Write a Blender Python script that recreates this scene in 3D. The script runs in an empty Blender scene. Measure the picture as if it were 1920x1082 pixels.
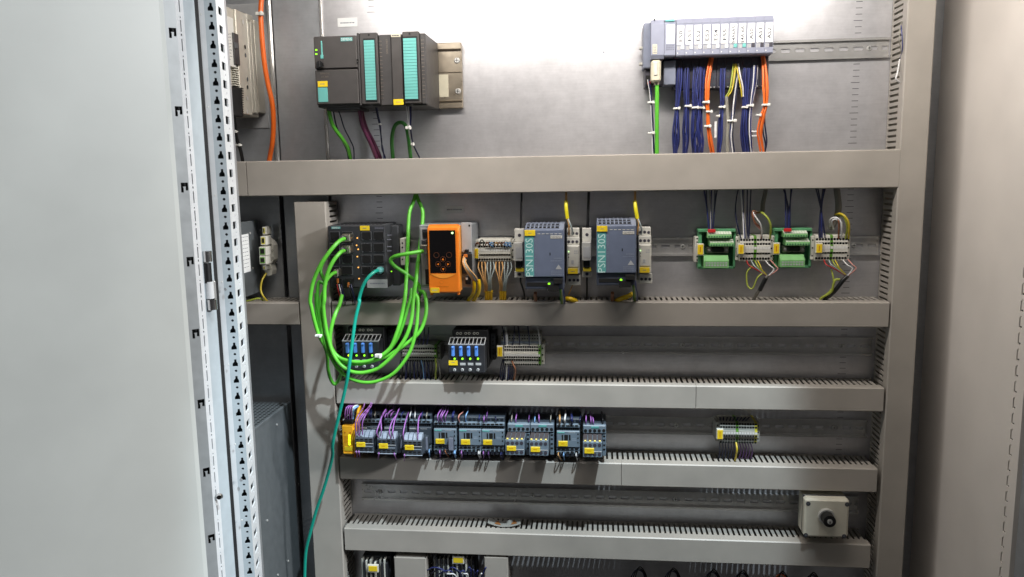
import bpy, bmesh, math, random
from mathutils import Vector, Matrix
random.seed(11)
scene = bpy.context.scene
col = scene.collection

# ------------------------------------------------------------------ camera
F, CAM_D, CAM_Z = 1480.0, 1510.0, 1600.0          # focal length in photo pixels, distance to the plate and height in mm
Dc = Vector((165, 9950, 1480)).normalized()        # world down seen by the camera (x right, y down, z forward)
Xc = Vector((14086, -13, -1480)); Xc = (Xc - Xc.dot(Dc) * Dc).normalized()
Yc = Xc.cross(Dc)
WC = Matrix((Xc, Yc, -Dc)).transposed()            # world -> camera
WT = WC.transposed()
cam = bpy.data.cameras.new('camera'); cam_o = bpy.data.objects.new('camera', cam); col.objects.link(cam_o)
cam.sensor_width = 36.0; cam.lens = F / 1920 * 36.0; cam.clip_start = 0.02; cam.clip_end = 60
rx, ry, rz = WC[0], -WC[1], -WC[2]
m = Matrix((rx, ry, rz)).transposed().to_4x4(); m.translation = Vector((0, -CAM_D, CAM_Z)) * .001
cam_o.matrix_world = m
scene.camera = cam_o

# ------------------------------------------------------------------ world and lamps
world = bpy.data.worlds.new('World'); scene.world = world; world.use_nodes = True
bg = world.node_tree.nodes['Background']
bg.inputs[0].default_value = (1.0, 0.98, 0.97, 1); bg.inputs[1].default_value = 0.078
def area(name, loc, target, sx, sy, watts, color):
    l = bpy.data.lights.new(name, 'AREA'); l.shape = 'RECTANGLE'; l.size = sx; l.size_y = sy
    l.energy = watts; l.color = color
    o = bpy.data.objects.new(name, l); col.objects.link(o); o.location = loc
    o.rotation_euler = (Vector(target) - Vector(loc)).to_track_quat('-Z', 'Y').to_euler()
    return o
area('cabinet_lamp_light', (0.0, -0.39, 2.03), (0.0, -0.04, 1.62), 0.95, 0.05, 6.2, (1.0, 0.935, 0.87))
sl = bpy.data.lights.new('ceiling_spot_light', 'SPOT'); sl.energy = 250; sl.color = (0.78, 0.92, 1.0); sl.shadow_soft_size = 0.03
sl.spot_size = math.radians(29); sl.spot_blend = 0.30      # ceiling lamp; narrow cone invented to end its light at the right
so_ = bpy.data.objects.new('ceiling_spot_light', sl); col.objects.link(so_); so_.location = (0.38, -1.12, 3.10)
so_.rotation_euler = (Vector((-0.20, -0.075, 0.94)) - so_.location).to_track_quat('-Z', 'Y').to_euler()
area('door_fill_light', (2.6, -1.25, 2.55), (-0.7, -0.65, 1.3), 0.6, 0.25, 100, (0.975, 0.99, 1.0))  # unseen lamp added at the right to brighten the door and post
scene.cycles.caustics_reflective = False; scene.cycles.caustics_refractive = False; scene.cycles.sample_clamp_indirect = 2.0; scene.cycles.blur_glossy = 1.0
vs = scene.view_settings
vs.view_transform = 'Standard'; vs.look = 'None'; vs.exposure = 0.0; vs.gamma = 1.0; vs.use_curve_mapping = False

# ------------------------------------------------------------------ coordinates
def P(u, v, d):
    """photo pixel on the plane d mm in front of the mounting plate -> point in mm"""
    r = WT @ Vector(((u - 960) / F, (v - 541) / F, 1.0))
    t = (CAM_D - d) / r.y
    return Vector((r.x * t, -d, CAM_Z + r.z * t))
def zm(ox, oy, s):
    return lambda x, y: (ox + x / s, oy + y / s)
def rect(zf, r, d):
    u0, v0 = zf(r[0], r[1]); u1, v1 = zf(r[2], r[3]); um, vm = (u0 + u1) / 2, (v0 + v1) / 2
    x0, x1 = P(u0, vm, d).x, P(u1, vm, d).x; z1, z0 = P(um, v0, d).z, P(um, v1, d).z
    return x0, x1, z0, z1
PX = zm(0, 0, 1)
ZA = zm(280, 0, 3.0056); ZB = zm(280, 360, 3.0056); ZC_ = zm(280, 720, 2.989); ZD = zm(560, 20, 3.732); ZE = zm(1170, 10, 3.730)
Y1 = zm(540, 350, 4.918); Y2 = zm(740, 390, 6.0125); Y3 = zm(950, 360, 4.917); Y4 = zm(1230, 340, 3.864)
Y5 = zm(560, 550, 4.918); Y6 = zm(800, 590, 6.011); Y7 = zm(630, 750, 7.385); Y8 = zm(850, 750, 6.0)
X1 = zm(1130, 580, 3.182); X2 = zm(560, 850, 3.5556); X3 = zm(1050, 880, 3.0476); X4 = zm(1470, 900, 8.325)
X6 = zm(400, 0, 4.918); W1 = zm(1200, 20, 10.82); W2 = zm(1320, 20, 10.82); W3 = zm(640, 760, 9.836); W4 = zm(780, 760, 9.84)
W5 = zm(940, 760, 9.143); W6 = zm(1310, 760, 9.02); W7 = zm(640, 1030, 6.0)

# ------------------------------------------------------------------ materials
def lin(c):
    c /= 255.0
    return c / 12.92 if c <= .04045 else ((c + .055) / 1.055) ** 2.4
MATS = {}
def mat(name, rgb, rough=.45, metal=0.0, var=.10, scale=60, bump=.05, emit=0, spec=.5, bscale=900, trans=0):
    if name in MATS: return MATS[name]
    mt = bpy.data.materials.new(name); mt.use_nodes = True; MATS[name] = mt
    nt = mt.node_tree; b = nt.nodes['Principled BSDF']; N = nt.nodes.new; L = nt.links.new
    c = [lin(x) for x in rgb]
    b.inputs['Roughness'].default_value = rough; b.inputs['Metallic'].default_value = metal
    b.inputs['Specular IOR Level'].default_value = spec
    g = N('ShaderNodeNewGeometry')
    n1 = N('ShaderNodeTexNoise'); n1.inputs['Scale'].default_value = scale; n1.inputs['Detail'].default_value = 5
    L(g.outputs['Position'], n1.inputs['Vector'])
    mr = N('ShaderNodeMapRange'); mr.inputs[1].default_value = .3; mr.inputs[2].default_value = .7
    mr.inputs[3].default_value = 1 - var; mr.inputs[4].default_value = 1 + var * .6
    L(n1.outputs['Fac'], mr.inputs[0])
    mx = N('ShaderNodeVectorMath'); mx.operation = 'SCALE'; mx.inputs[0].default_value = c
    L(mr.outputs[0], mx.inputs['Scale']); L(mx.outputs[0], b.inputs['Base Color'])
    r2 = N('ShaderNodeMapRange'); r2.inputs[3].default_value = max(.03, rough - .08); r2.inputs[4].default_value = min(1, rough + .10)
    L(n1.outputs['Fac'], r2.inputs[0]); L(r2.outputs[0], b.inputs['Roughness'])
    if bump:
        n2 = N('ShaderNodeTexNoise'); n2.inputs['Scale'].default_value = bscale; n2.inputs['Detail'].default_value = 3
        L(g.outputs['Position'], n2.inputs['Vector'])
        bp = N('ShaderNodeBump'); bp.inputs['Strength'].default_value = bump; bp.inputs['Distance'].default_value = .0006
        L(n2.outputs['Fac'], bp.inputs['Height']); L(bp.outputs[0], b.inputs['Normal'])
    if emit:
        b.inputs['Emission Color'].default_value = (*c, 1); b.inputs['Emission Strength'].default_value = emit
    if trans:
        b.inputs['Transmission Weight'].default_value = trans
    return mt

def zinc(name, rgb, rough, seed=0.0, metal=.92):
    """zinc coated sheet: spangle, drawing marks, soft cloudy patches"""
    mt = bpy.data.materials.new(name); mt.use_nodes = True; MATS[name] = mt
    nt = mt.node_tree; b = nt.nodes['Principled BSDF']; N = nt.nodes.new; L = nt.links.new
    g = N('ShaderNodeNewGeometry'); mp = N('ShaderNodeMapping'); mp.inputs['Location'].default_value = (seed, seed, 0)
    L(g.outputs['Position'], mp.inputs['Vector'])
    vo = N('ShaderNodeTexVoronoi'); vo.inputs['Scale'].default_value = 170; L(mp.outputs[0], vo.inputs['Vector'])
    m2 = N('ShaderNodeMapping'); m2.inputs['Scale'].default_value = (22, 22, 320); L(mp.outputs[0], m2.inputs['Vector'])
    st = N('ShaderNodeTexNoise'); st.inputs['Scale'].default_value = 1.0; st.inputs['Detail'].default_value = 4; L(m2.outputs[0], st.inputs['Vector'])
    cl = N('ShaderNodeTexNoise'); cl.inputs['Scale'].default_value = 5; cl.inputs['Detail'].default_value = 4; L(mp.outputs[0], cl.inputs['Vector'])
    sep = N('ShaderNodeSeparateColor'); L(vo.outputs['Color'], sep.inputs[0])
    def mth(op, a, bb):
        n = N('ShaderNodeMath'); n.operation = op
        for i, x in enumerate((a, bb)):
            if isinstance(x, (int, float)): n.inputs[i].default_value = x
            else: L(x, n.inputs[i])
        return n.outputs[0]
    f = mth('ADD', mth('MULTIPLY', sep.outputs[0], .03), mth('MULTIPLY', st.outputs['Fac'], .16))
    f = mth('ADD', f, mth('MULTIPLY', cl.outputs['Fac'], .30)); m3 = N('ShaderNodeTexNoise'); m3.inputs['Scale'].default_value = 38; m3.inputs['Detail'].default_value = 6; m3.inputs['Roughness'].default_value = .65; L(mp.outputs[0], m3.inputs['Vector'])
    f = mth('ADD', f, mth('MULTIPLY', m3.outputs['Fac'], .40)); f = mth('ADD', f, .57)
    sc = N('ShaderNodeVectorMath'); sc.operation = 'SCALE'; sc.inputs[0].default_value = [lin(x) for x in rgb]
    L(f, sc.inputs['Scale']); L(sc.outputs[0], b.inputs['Base Color'])
    r = mth('ADD', mth('MULTIPLY', cl.outputs['Fac'], .12), mth('MULTIPLY', sep.outputs[1], .01)); r = mth('ADD', r, rough - .11)
    L(r, b.inputs['Roughness']); b.inputs['Metallic'].default_value = metal
    bp = N('ShaderNodeBump'); bp.inputs['Strength'].default_value = .03; bp.inputs['Distance'].default_value = .0004
    L(st.outputs['Fac'], bp.inputs['Height']); L(bp.outputs[0], b.inputs['Normal'])
    return mt

zinc('zinc', (212, 211, 214), .40, 0, .68); zinc('zinc_rail', (208, 207, 205), .30, 3.0, .66); zinc('zinc_dull', (180, 183, 187), .42, 7.0, .5)
mat('pvc', (172, 166, 158), .42, var=.10, scale=14, bump=.04); mat('pvc_in', (150, 146, 136), .6)
mat('door_paint', (202, 206, 203), .38, var=.05, scale=9, bump=.16, bscale=1300)
mat('wall_paint', (236, 229, 222), .42, var=.07, scale=7, bump=.16, bscale=1300)
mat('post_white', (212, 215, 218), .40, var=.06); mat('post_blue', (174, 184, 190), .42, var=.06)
mat('strip_grey', (168, 172, 174), .40, .35, var=.08); mat('gasket', (25, 26, 28), .7)
mat('chrome', (205, 205, 205), .16, 1.0, bump=0); mat('screw_steel', (215, 215, 212), .38, .55, bump=0)
mat('black', (20, 20, 22), .42); mat('matt_black', (12, 12, 13), .75); mat('hole', (7, 7, 8), .9, bump=0)
mat('anthracite', (66, 64, 64), .46, var=.10); mat('anthracite_flap', (72, 69, 68), .40); mat('anthracite_print', (118, 108, 98), .6)
mat('teal_label', (108, 184, 178), .45, var=.04); mat('teal', (92, 162, 160), .45); mat('yellow_tag', (240, 208, 40), .45, var=.06)
mat('white', (226, 226, 222), .42, var=.05); mat('offwhite', (208, 206, 196), .45); mat('paper', (236, 238, 238), .6, var=.03)
mat('cream', (208, 202, 180), .5); mat('light_grey', (176, 178, 180), .45); mat('ink', (40, 42, 60), .7, bump=0); mat('ink_soft', (120, 122, 135), .7, bump=0)
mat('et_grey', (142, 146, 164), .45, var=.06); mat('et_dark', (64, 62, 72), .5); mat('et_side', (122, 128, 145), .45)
mat('switch_grey', (66, 68, 72), .48); mat('switch_front', (50, 52, 56), .45); mat('port_metal', (120, 122, 126), .28, .9, bump=0)
mat('plug_metal', (176, 172, 158), .28, .95, bump=0)
mat('orange_case', (238, 130, 36), .34, var=.05); mat('orange_light', (250, 160, 60), .34); mat('screen', (14, 12, 14), .12, bump=0); mat('button_ring', (88, 52, 34), .4)
mat('gateway_grey', (158, 162, 166), .40, .35)
mat('psu_blue', (104, 114, 136), .45, var=.07); mat('psu_dark', (58, 64, 78), .5); mat('psu_grille', (128, 136, 154), .45)
mat('relay_white', (212, 211, 203), .45); mat('breaker_white', (216, 214, 206), .42); mat('breaker_grey', (188, 188, 184), .42)
mat('term_white', (214, 212, 202), .46, var=.07); mat('term_grey', (168, 168, 160), .48); mat('term_green', (96, 150, 50), .48); mat('term_yellow', (200, 190, 60), .48); mat('term_orange', (205, 120, 50), .5)
mat('pcb_green', (92, 158, 112), .45); mat('pcb_dark', (52, 108, 78), .45); mat('plug_green', (126, 182, 118), .42); mat('plug_pale', (222, 230, 214), .45)
mat('red', (205, 45, 45), .45); mat('fuse_body', (46, 47, 51), .46); mat('fuse_blue', (86, 140, 222), .38)
mat('contactor', (112, 128, 142), .46, var=.08); mat('contactor_dark', (60, 68, 78), .5); mat('contactor_tab', (150, 162, 178), .45); mat('contactor_brown', (74, 68, 70), .5)
mat('dot_yellow', (244, 226, 120), .5); mat('safety_orange', (240, 174, 34), .42); mat('safety_dark', (205, 120, 18), .42)
mat('beige_metal', (196, 192, 180), .38, .35); mat('drive_grey', (100, 105, 108), .42, .2); mat('drive_dark', (70, 74, 78), .5)
mat('keybox', (214, 210, 194), .45, var=.05); mat('rail_steel', (190, 178, 160), .30, .85)
mat('led_green', (150, 255, 40), .4, emit=1.1, bump=0, var=0); mat('led_lime', (220, 255, 30), .4, emit=1.6, bump=0, var=0)
mat('led_amber', (255, 180, 90), .4, emit=1.2, bump=0, var=0); mat('led_white', (200, 255, 170), .4, emit=2.0, bump=0, var=0)
for n, c in dict(green=(96, 190, 58), green2=(78, 166, 48), green_dark=(52, 130, 48), tealc=(22, 158, 138), purple_c=(110, 52, 84), orange_c=(244, 112, 34), orange_w=(246, 118, 44),
                 blue_w=(36, 44, 100), blue2=(54, 64, 130), navy=(28, 32, 66), white_w=(222, 222, 222), yellow_w=(200, 178, 48), yellow_c=(226, 186, 12), yel2=(240, 226, 40), yg=(158, 170, 66), grey_w=(150, 148, 138), grey_c=(112, 110, 102), tan_w=(206, 160, 104),
                 bluegrey_w=(160, 172, 172), brown_w=(132, 84, 56), violet=(160, 104, 182), violet_d=(96, 60, 120), black_w=(22, 22, 24), pink=(200, 140, 130), red_w=(170, 40, 40), lblue_w=(130, 176, 226)).items():
    mat('w_' + n, c, .36, var=.06, bump=.02)
mat('sticker', (150, 148, 142), .6); mat('sticker_mark', (150, 96, 50), .6)
mat('psn_print', (196, 226, 224), .45)
mat('floor', (40, 39, 38), .6, var=.2, scale=3)
mat('tie', (236, 236, 230), .4, bump=0)

# ------------------------------------------------------------------ mesh builder (mm)
SMALL = {'wire_entry', 'clamp', 'clamp_screw', 'clamp_row', 'bracket_hole', 'socket_hole', 'print', 'led_strip', 'cooling_slots', 'snap_eye', 'vent_slot', 'light_bar'}
class MB:
    def __init__(s): s.v = []; s.f = []; s.m = []; s.sm = []
    def add(s, vs, fs, mi=0, smooth=False):
        o = len(s.v); s.v += [Vector(p) for p in vs]
        for f in fs: s.f.append([i + o for i in f]); s.m.append(mi); s.sm.append(smooth)
        return s
    def box(s, x0, x1, y0, y1, z0, z1, c=0, mi=0):
        if c <= 0:
            vs = [(x, y, z) for x in (x0, x1) for y in (y0, y1) for z in (z0, z1)]
            return s.add(vs, [(0, 1, 3, 2), (4, 6, 7, 5), (0, 4, 5, 1), (2, 3, 7, 6), (0, 2, 6, 4), (1, 5, 7, 3)], mi)
        c = min(c, (x1 - x0) * .45, (y1 - y0) * .45, (z1 - z0) * .45)
        vs = []; idx = {}
        for i in (0, 1):
            for j in (0, 1):
                for k in (0, 1):
                    X, Y, Z = (x0, x1)[i], (y0, y1)[j], (z0, z1)[k]; sx, sy, sz = 1 - 2 * i, 1 - 2 * j, 1 - 2 * k
                    for a, p in enumerate(((X, Y + sy * c, Z + sz * c), (X + sx * c, Y, Z + sz * c), (X + sx * c, Y + sy * c, Z))):
                        idx[i, j, k, a] = len(vs); vs.append(p)
        fs = []
        q = ((0, 0), (0, 1), (1, 1), (1, 0))
        for i in (0, 1):
            fs += [[idx[i, j, k, 0] for j, k in q], [idx[j, i, k, 1] for j, k in q], [idx[j, k, i, 2] for j, k in q]]
        for a in (0, 1):
            for b in (0, 1):
                fs += [[idx[a, b, 0, 0], idx[a, b, 0, 1], idx[a, b, 1, 1], idx[a, b, 1, 0]],
                       [idx[a, 0, b, 0], idx[a, 0, b, 2], idx[a, 1, b, 2], idx[a, 1, b, 0]],
                       [idx[0, a, b, 1], idx[0, a, b, 2], idx[1, a, b, 2], idx[1, a, b, 1]]]
        for i in (0, 1):
            for j in (0, 1):
                for k in (0, 1): fs.append([idx[i, j, k, a] for a in (0, 1, 2)])
        return s.add(vs, fs, mi)
    def prism_x(s, poly, x0, x1, mi=0):            # poly of (y, z)
        n = len(poly); vs = [(x0, y, z) for y, z in poly] + [(x1, y, z) for y, z in poly]
        return s.add(vs, [list(range(n)), list(range(n, 2 * n))] + [(i, (i + 1) % n, n + (i + 1) % n, n + i) for i in range(n)], mi)
    def prism_y(s, poly, y0, y1, mi=0):            # poly of (x, z)
        n = len(poly); vs = [(x, y0, z) for x, z in poly] + [(x, y1, z) for x, z in poly]
        return s.add(vs, [list(range(n)), list(range(n, 2 * n))] + [(i, (i + 1) % n, n + (i + 1) % n, n + i) for i in range(n)], mi)
    def prism_z(s, poly, z0, z1, mi=0):            # poly of (x, y)
        n = len(poly); vs = [(x, y, z0) for x, y in poly] + [(x, y, z1) for x, y in poly]
        return s.add(vs, [list(range(n)), list(range(n, 2 * n))] + [(i, (i + 1) % n, n + (i + 1) % n, n + i) for i in range(n)], mi)
    def cyl(s, c, axis, r, h, n=14, mi=0, r2=None, smooth=True):
        c = Vector(c); a = Vector(axis).normalized(); r2 = r if r2 is None else r2
        t = a.orthogonal().normalized(); b = a.cross(t); vs = []
        for k, rr in ((0, r), (1, r2)):
            for i in range(n):
                w = 2 * math.pi * i / n; vs.append(c + a * h * k + (t * math.cos(w) + b * math.sin(w)) * rr)
        s.add(vs, [(i, (i + 1) % n, n + (i + 1) % n, n + i) for i in range(n)], mi, smooth)
        return s.add(vs, [list(range(n - 1, -1, -1)), list(range(n, 2 * n))], mi)
    def ring(s, c, axis, r0, r1, h, n=18, mi=0):
        c = Vector(c); a = Vector(axis).normalized(); t = a.orthogonal().normalized(); b = a.cross(t); vs = []
        for rr, k in ((r0, 0), (r0, 1), (r1, 1), (r1, 0)):
            for i in range(n):
                w = 2 * math.pi * i / n; vs.append(c + a * h * k + (t * math.cos(w) + b * math.sin(w)) * rr)
        fs = []
        for j in range(4):
            for i in range(n): fs.append((j * n + i, j * n + (i + 1) % n, ((j + 1) % 4) * n + (i + 1) % n, ((j + 1) % 4) * n + i))
        return s.add(vs, fs, mi)
    def ball(s, c, r, n=8, mi=0, sq=(1, 1, 1)):
        c = Vector(c); vs = []; fs = []
        for j in range(1, n):
            for i in range(2 * n):
                a, b = math.pi * j / n, math.pi * i / n
                vs.append(c + Vector((r * sq[0] * math.sin(a) * math.cos(b), r * sq[1] * math.sin(a) * math.sin(b), r * sq[2] * math.cos(a))))
        for j in range(n - 2):
            for i in range(2 * n): fs.append((j * 2 * n + i, j * 2 * n + (i + 1) % (2 * n), (j + 1) * 2 * n + (i + 1) % (2 * n), (j + 1) * 2 * n + i))
        fs += [list(range(2 * n)), list(range((n - 2) * 2 * n, (n - 1) * 2 * n))]
        return s.add(vs, fs, mi, True)
    def tube(s, pts, r, n=8, sub=7, mi=0, flat=1.0):
        pts = [Vector(p) for p in pts]; path = spline(pts, sub); vs = []; fs = []
        up = None
        for i, p in enumerate(path):
            t = (path[min(i + 1, len(path) - 1)] - path[max(i - 1, 0)]).normalized()
            if up is None: up = t.orthogonal().normalized() if abs(t.y) > .95 else Vector((0, -1, 0))
            up = (up - up.dot(t) * t).normalized(); b = t.cross(up)
            for k in range(n):
                w = 2 * math.pi * k / n; vs.append(p + (up * math.cos(w) * flat + b * math.sin(w)) * r)
        L = len(path)
        for i in range(L - 1):
            for k in range(n): fs.append((i * n + k, i * n + (k + 1) % n, (i + 1) * n + (k + 1) % n, (i + 1) * n + k))
        s.add(vs, fs, mi, True)
        return s.add([vs[k] for k in range(n)] + [vs[(L - 1) * n + k] for k in range(n)], [list(range(n)), list(range(n, 2 * n))], mi)
    def mesh(s, name, mats, origin):
        me = bpy.data.meshes.new(name)
        me.from_pydata([((p - origin) * .001)[:] for p in s.v], [], s.f)
        for mm in (mats if isinstance(mats, (list, tuple)) else [mats]): me.materials.append(MATS[mm])
        me.polygons.foreach_set('material_index', s.m); me.polygons.foreach_set('use_smooth', s.sm)
        bm = bmesh.new(); bm.from_mesh(me); bmesh.ops.recalc_face_normals(bm, faces=bm.faces); bm.to_mesh(me); bm.free()
        return me
    def center(s):
        lo = [min(p[i] for p in s.v) for i in range(3)]; hi = [max(p[i] for p in s.v) for i in range(3)]
        return Vector([(lo[i] + hi[i]) / 2 for i in range(3)])
    def build(s, name, mats, parent=None, label=None, kind=None):
        if kind is None and parent is not None and name in SMALL: kind = 'stuff'
        c = s.center(); o = bpy.data.objects.new(name, s.mesh(name, mats, c)); col.objects.link(o)
        return place(o, c, parent, label, kind)
WPOS = {}
def place(o, c, parent=None, label=None, kind=None):
    c = Vector(c)
    WPOS[o.name] = c
    if parent is not None:
        o.parent = parent; o.location = (c - WPOS[parent.name]) * .001
    else: o.location = c * .001
    if label: o['label'] = label
    if kind: o['kind'] = kind
    return o
def spline(pts, sub):
    if len(pts) < 3: return [pts[0].lerp(pts[-1], i / 3) for i in range(4)]
    out = []; q = [pts[0] * 2 - pts[1]] + pts + [pts[-1] * 2 - pts[-2]]
    for i in range(1, len(q) - 2):
        for k in range(sub):
            t = k / sub; p0, p1, p2, p3 = q[i - 1:i + 3]
            out.append(.5 * ((2 * p1) + (p2 - p0) * t + (2 * p0 - 5 * p1 + 4 * p2 - p3) * t * t + (3 * p1 - p0 - 3 * p2 + p3) * t ** 3))
    out.append(pts[-1]); return out
def thing(name, label, cat, loc, group=None):
    o = bpy.data.objects.new(name, None); col.objects.link(o); o.empty_display_size = .02
    o['label'] = label; o['category'] = cat
    if group: o['group'] = group
    return place(o, loc)
def tag(o, label, cat, group=None):
    o['label'] = label; o['category'] = cat
    if group: o['group'] = group
    return o
def pb(par, name, zf, r, d, th, mt, c=.6, label=None):
    """box whose front face covers the photo rectangle r at depth d"""
    x0, x1, z0, z1 = rect(zf, r, d)
    return MB().box(x0, x1, -d, -d + th, z0, z1, c).build(name, mt, par, label)
_tc = {}
def text(par, s, x, z, d, h, mt, rot=0, width=None, name='lettering', thick=.15, bold=0):
    """raised print facing the viewer, centred on x, z; h = letter height in mm"""
    key = (s, bold)
    if key not in _tc:
        cu = bpy.data.curves.new('t', 'FONT'); cu.body = s; cu.size = 1; cu.resolution_u = 2; cu.offset = bold
        ob = bpy.data.objects.new('t', cu); col.objects.link(ob)
        me = bpy.data.meshes.new_from_object(ob.evaluated_get(bpy.context.evaluated_depsgraph_get()))
        vs = [v.co.copy() for v in me.vertices]; fs = [list(p.vertices) for p in me.polygons]
        bpy.data.objects.remove(ob); bpy.data.curves.remove(cu); bpy.data.meshes.remove(me)
        lo = Vector((min(v.x for v in vs), min(v.y for v in vs))); hi = Vector((max(v.x for v in vs), max(v.y for v in vs)))
        _tc[key] = (vs, fs, lo, hi)
    vs, fs, lo, hi = _tc[key]; k = h / (hi.y - lo.y); kx = k if width is None else width / (hi.x - lo.x)
    out = []
    for v in vs:
        a, b = (v.x - (lo.x + hi.x) / 2) * kx, (v.y - (lo.y + hi.y) / 2) * k
        if rot: a, b = -b, a
        out.append((x + a, -d - thick, z + b))
    return MB().add(out, fs).build(name, mt, par)
def scribble(par, zf, r, d, mt, rows=3, name='print', seed=0, th=.5):
    """rows of short strokes: print too small to read"""
    x0, x1, z0, z1 = rect(zf, r, d); rn = random.Random(seed + int(x0 * 7)); mb = MB()
    for i in range(rows):
        z = z1 - (i + .5) * (z1 - z0) / rows; x = x0
        while x < x1 - .4:
            w = rn.uniform(.8, 2.4); hh = (z1 - z0) / rows * .28
            mb.box(x, min(x + w, x1), -d - .12, -d + .05, z - hh, z + hh); x += w + rn.uniform(.4, .9)
    return mb.build(name, mt, par)
def led(par, zf, x, y, d, r, mt):
    p = P(*zf(x, y), d); return MB().cyl(p, (0, -1, 0), r, .8, 10).build('status_led', mt, par)
def screw(par, x, z, d, r=4.2, name='screw'):
    mb = MB().cyl((x, -d, z), (0, -1, 0), r, 2.4, 16, r2=r * .72); mb.box(x - r * .6, x + r * .6, -d - 2.5, -d - 1, z - .5, z + .5, 0, 1).box(x - .5, x + .5, -d - 2.5, -d - 1, z - r * .6, z + r * .6, 0, 1)
    return mb.build(name, ['screw_steel', 'hole'], par)
def wire(par, pts, r, mt, zf=PX, name='wire', n=7, sub=6, label=None):
    """pts: (x, y, depth) in zoom coordinates"""
    return MB().tube([P(*zf(x, y), d) for x, y, d in pts], r, n, sub).build(name, mt, par, label)
def cable(name, label, cat, pts, r, mt, zf=PX, n=10, sub=8, group=None):
    return tag(wire(None, pts, r, mt, zf, name, n, sub), label, cat, group)
def tie(par, zf, x, y, d, w=6, h=1.7):
    p = P(*zf(x, y), d); mb = MB().box(p.x - w, p.x + w, p.y - 4, p.y + 4, p.z - h, p.z + h, .8).box(p.x + w * .35, p.x + w * 1.05, p.y - 6.5, p.y - 3, p.z - h - .9, p.z + h + .9, .8)
    return mb.build('cable_tie', 'tie', par)
def bundle(par, pts, n, spread, r, mts, zf=PX, ties=(), seed=1):
    """n wires following one line; spread is a list (mm) along the line"""
    rn = random.Random(seed)
    for k in range(n):
        a = 2 * math.pi * (k + rn.random() * .6) / n; q = []; w = rn.uniform(.55, 1)
        for i, (x, y, d) in enumerate(pts):
            s = spread[min(i, len(spread) - 1)] * w; p = P(*zf(x, y), d)
            a2 = a + rn.uniform(-.35, .35)
            q.append(p + Vector((math.cos(a2) * s, math.sin(a2) * min(s, 5), rn.uniform(-1.5, 1.5) if 0 < i < len(pts) - 1 else 0)))
        MB().tube(q, r, 6, 5).build('wire', mts[k % len(mts)], par)
    for (x, y, d, w) in ties: tie(par, zf, x, y, d, w)
def fill_cell(w, h, polys):
    """triangulated rectangle 0..w, 0..h with polygon holes"""
    bm = bmesh.new()
    for loop in [[(0, 0), (w, 0), (w, h), (0, h)]] + polys:
        vs = [bm.verts.new((x, y, 0)) for x, y in loop]
        for i in range(len(vs)): bm.edges.new((vs[i], vs[(i + 1) % len(vs)]))
    bmesh.ops.triangle_fill(bm, use_beauty=True, edges=bm.edges[:]); bm.verts.index_update()
    vs = [(v.co.x, v.co.y) for v in bm.verts]; fs = [[v.index for v in f.verts] for f in bm.faces]; bm.free()
    return vs, fs
def perforated(mb, o, es, et, w, pitch, count, polys, thick=1.5, offsets=None, mi=0):
    """a strip of identical punched cells, from o along et, across es"""
    o, es, et = Vector(o), Vector(es).normalized(), Vector(et).normalized(); nn = et.cross(es)
    vs, fs = fill_cell(w, pitch, polys)
    for i in range(count):
        b = o + et * (pitch * i)
        mb.add([b + es * x + et * y for x, y in vs], fs, mi)
        for p in polys:
            k = len(p); vv = [b + es * x + et * y for x, y in p] + [b + es * x + et * y + nn * thick for x, y in p]
            mb.add(vv, [(j, (j + 1) % k, k + (j + 1) % k, k + j) for j in range(k)], mi)
    return mb
def circle(cx, cy, r, n=10): return [(cx + r * math.cos(2 * math.pi * i / n), cy + r * math.sin(2 * math.pi * i / n)) for i in range(n)]
def rpoly(x0, y0, x1, y1): return [(x0, y0), (x1, y0), (x1, y1), (x0, y1)]

# ================================================================== the setting: plates, walls
def sheet(name, x0, x1, y0, y1, z0, z1, mt, kind='structure', parent=None, c=0):
    return MB().box(x0, x1, y0, y1, z0, z1, c).build(name, mt, parent, None, kind)
Z0, Z1 = 560, 2075
plate = sheet('mounting_plate', -514, 566, 0, 3, Z0, Z1, 'zinc', c=.8)
sheet('mounting_plate', -610, -518.5, -2, 3, Z0, Z1, 'zinc_dull', c=.8)
sheet('mounting_plate', -900, -619, -1, 3, Z0, Z1, 'zinc_dull', c=.8)
trim = MB().box(-619.5, -611, -9, 0, 1600, Z1, 2.5)
trim.build('edge_fold', 'zinc_rail', plate)
MB().box(-518, -512, -5, 1, 1560, Z1, 1.5).build('edge_fold', 'zinc_rail', plate)
sheet('rear_wall', -900, 700, 62, 64, Z0, Z1, 'zinc_dull')
sheet('cabinet_roof', -900, 660, -452, 62, 2080, 2083, 'wall_paint')
wall = MB()
wall.box(634, 636, -262, 62, Z0, 2080)
def ell(cx, cy):
    return [(cx - 4, cy - 8), (cx + 4.5, cy - 8), (cx + 4.5, cy - 5), (cx - .5, cy - 5), (cx - .5, cy + 8), (cx - 4, cy + 8)]
perforated(wall, (634, -262, 700), (0, -1, 0), (0, 0, 1), 30, 25, 55, [ell(14, 13), circle(14, 25 - 3.2, 1.6, 8)], 2)
wall.box(634, 642, -300, -292, Z0, 2080)
wall_o = wall.build('side_wall_right', 'wall_paint', None, None, 'structure')
MB().box(646, 648, -310, -250, Z0, 2080).build('slot_blackout', 'gasket', wall_o)  # black sheet added behind the slots to keep light out of them
sheet('side_wall_front', 641, 643, -452, -300, Z0, 2080, 'zinc_dull')
sheet('cabinet_top_beam', -900, 641, -452, -420, 1912, 2079, 'post_blue')
sheet('floor', -4000, 4000, -8000, 600, -4, 0, 'floor')
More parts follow.
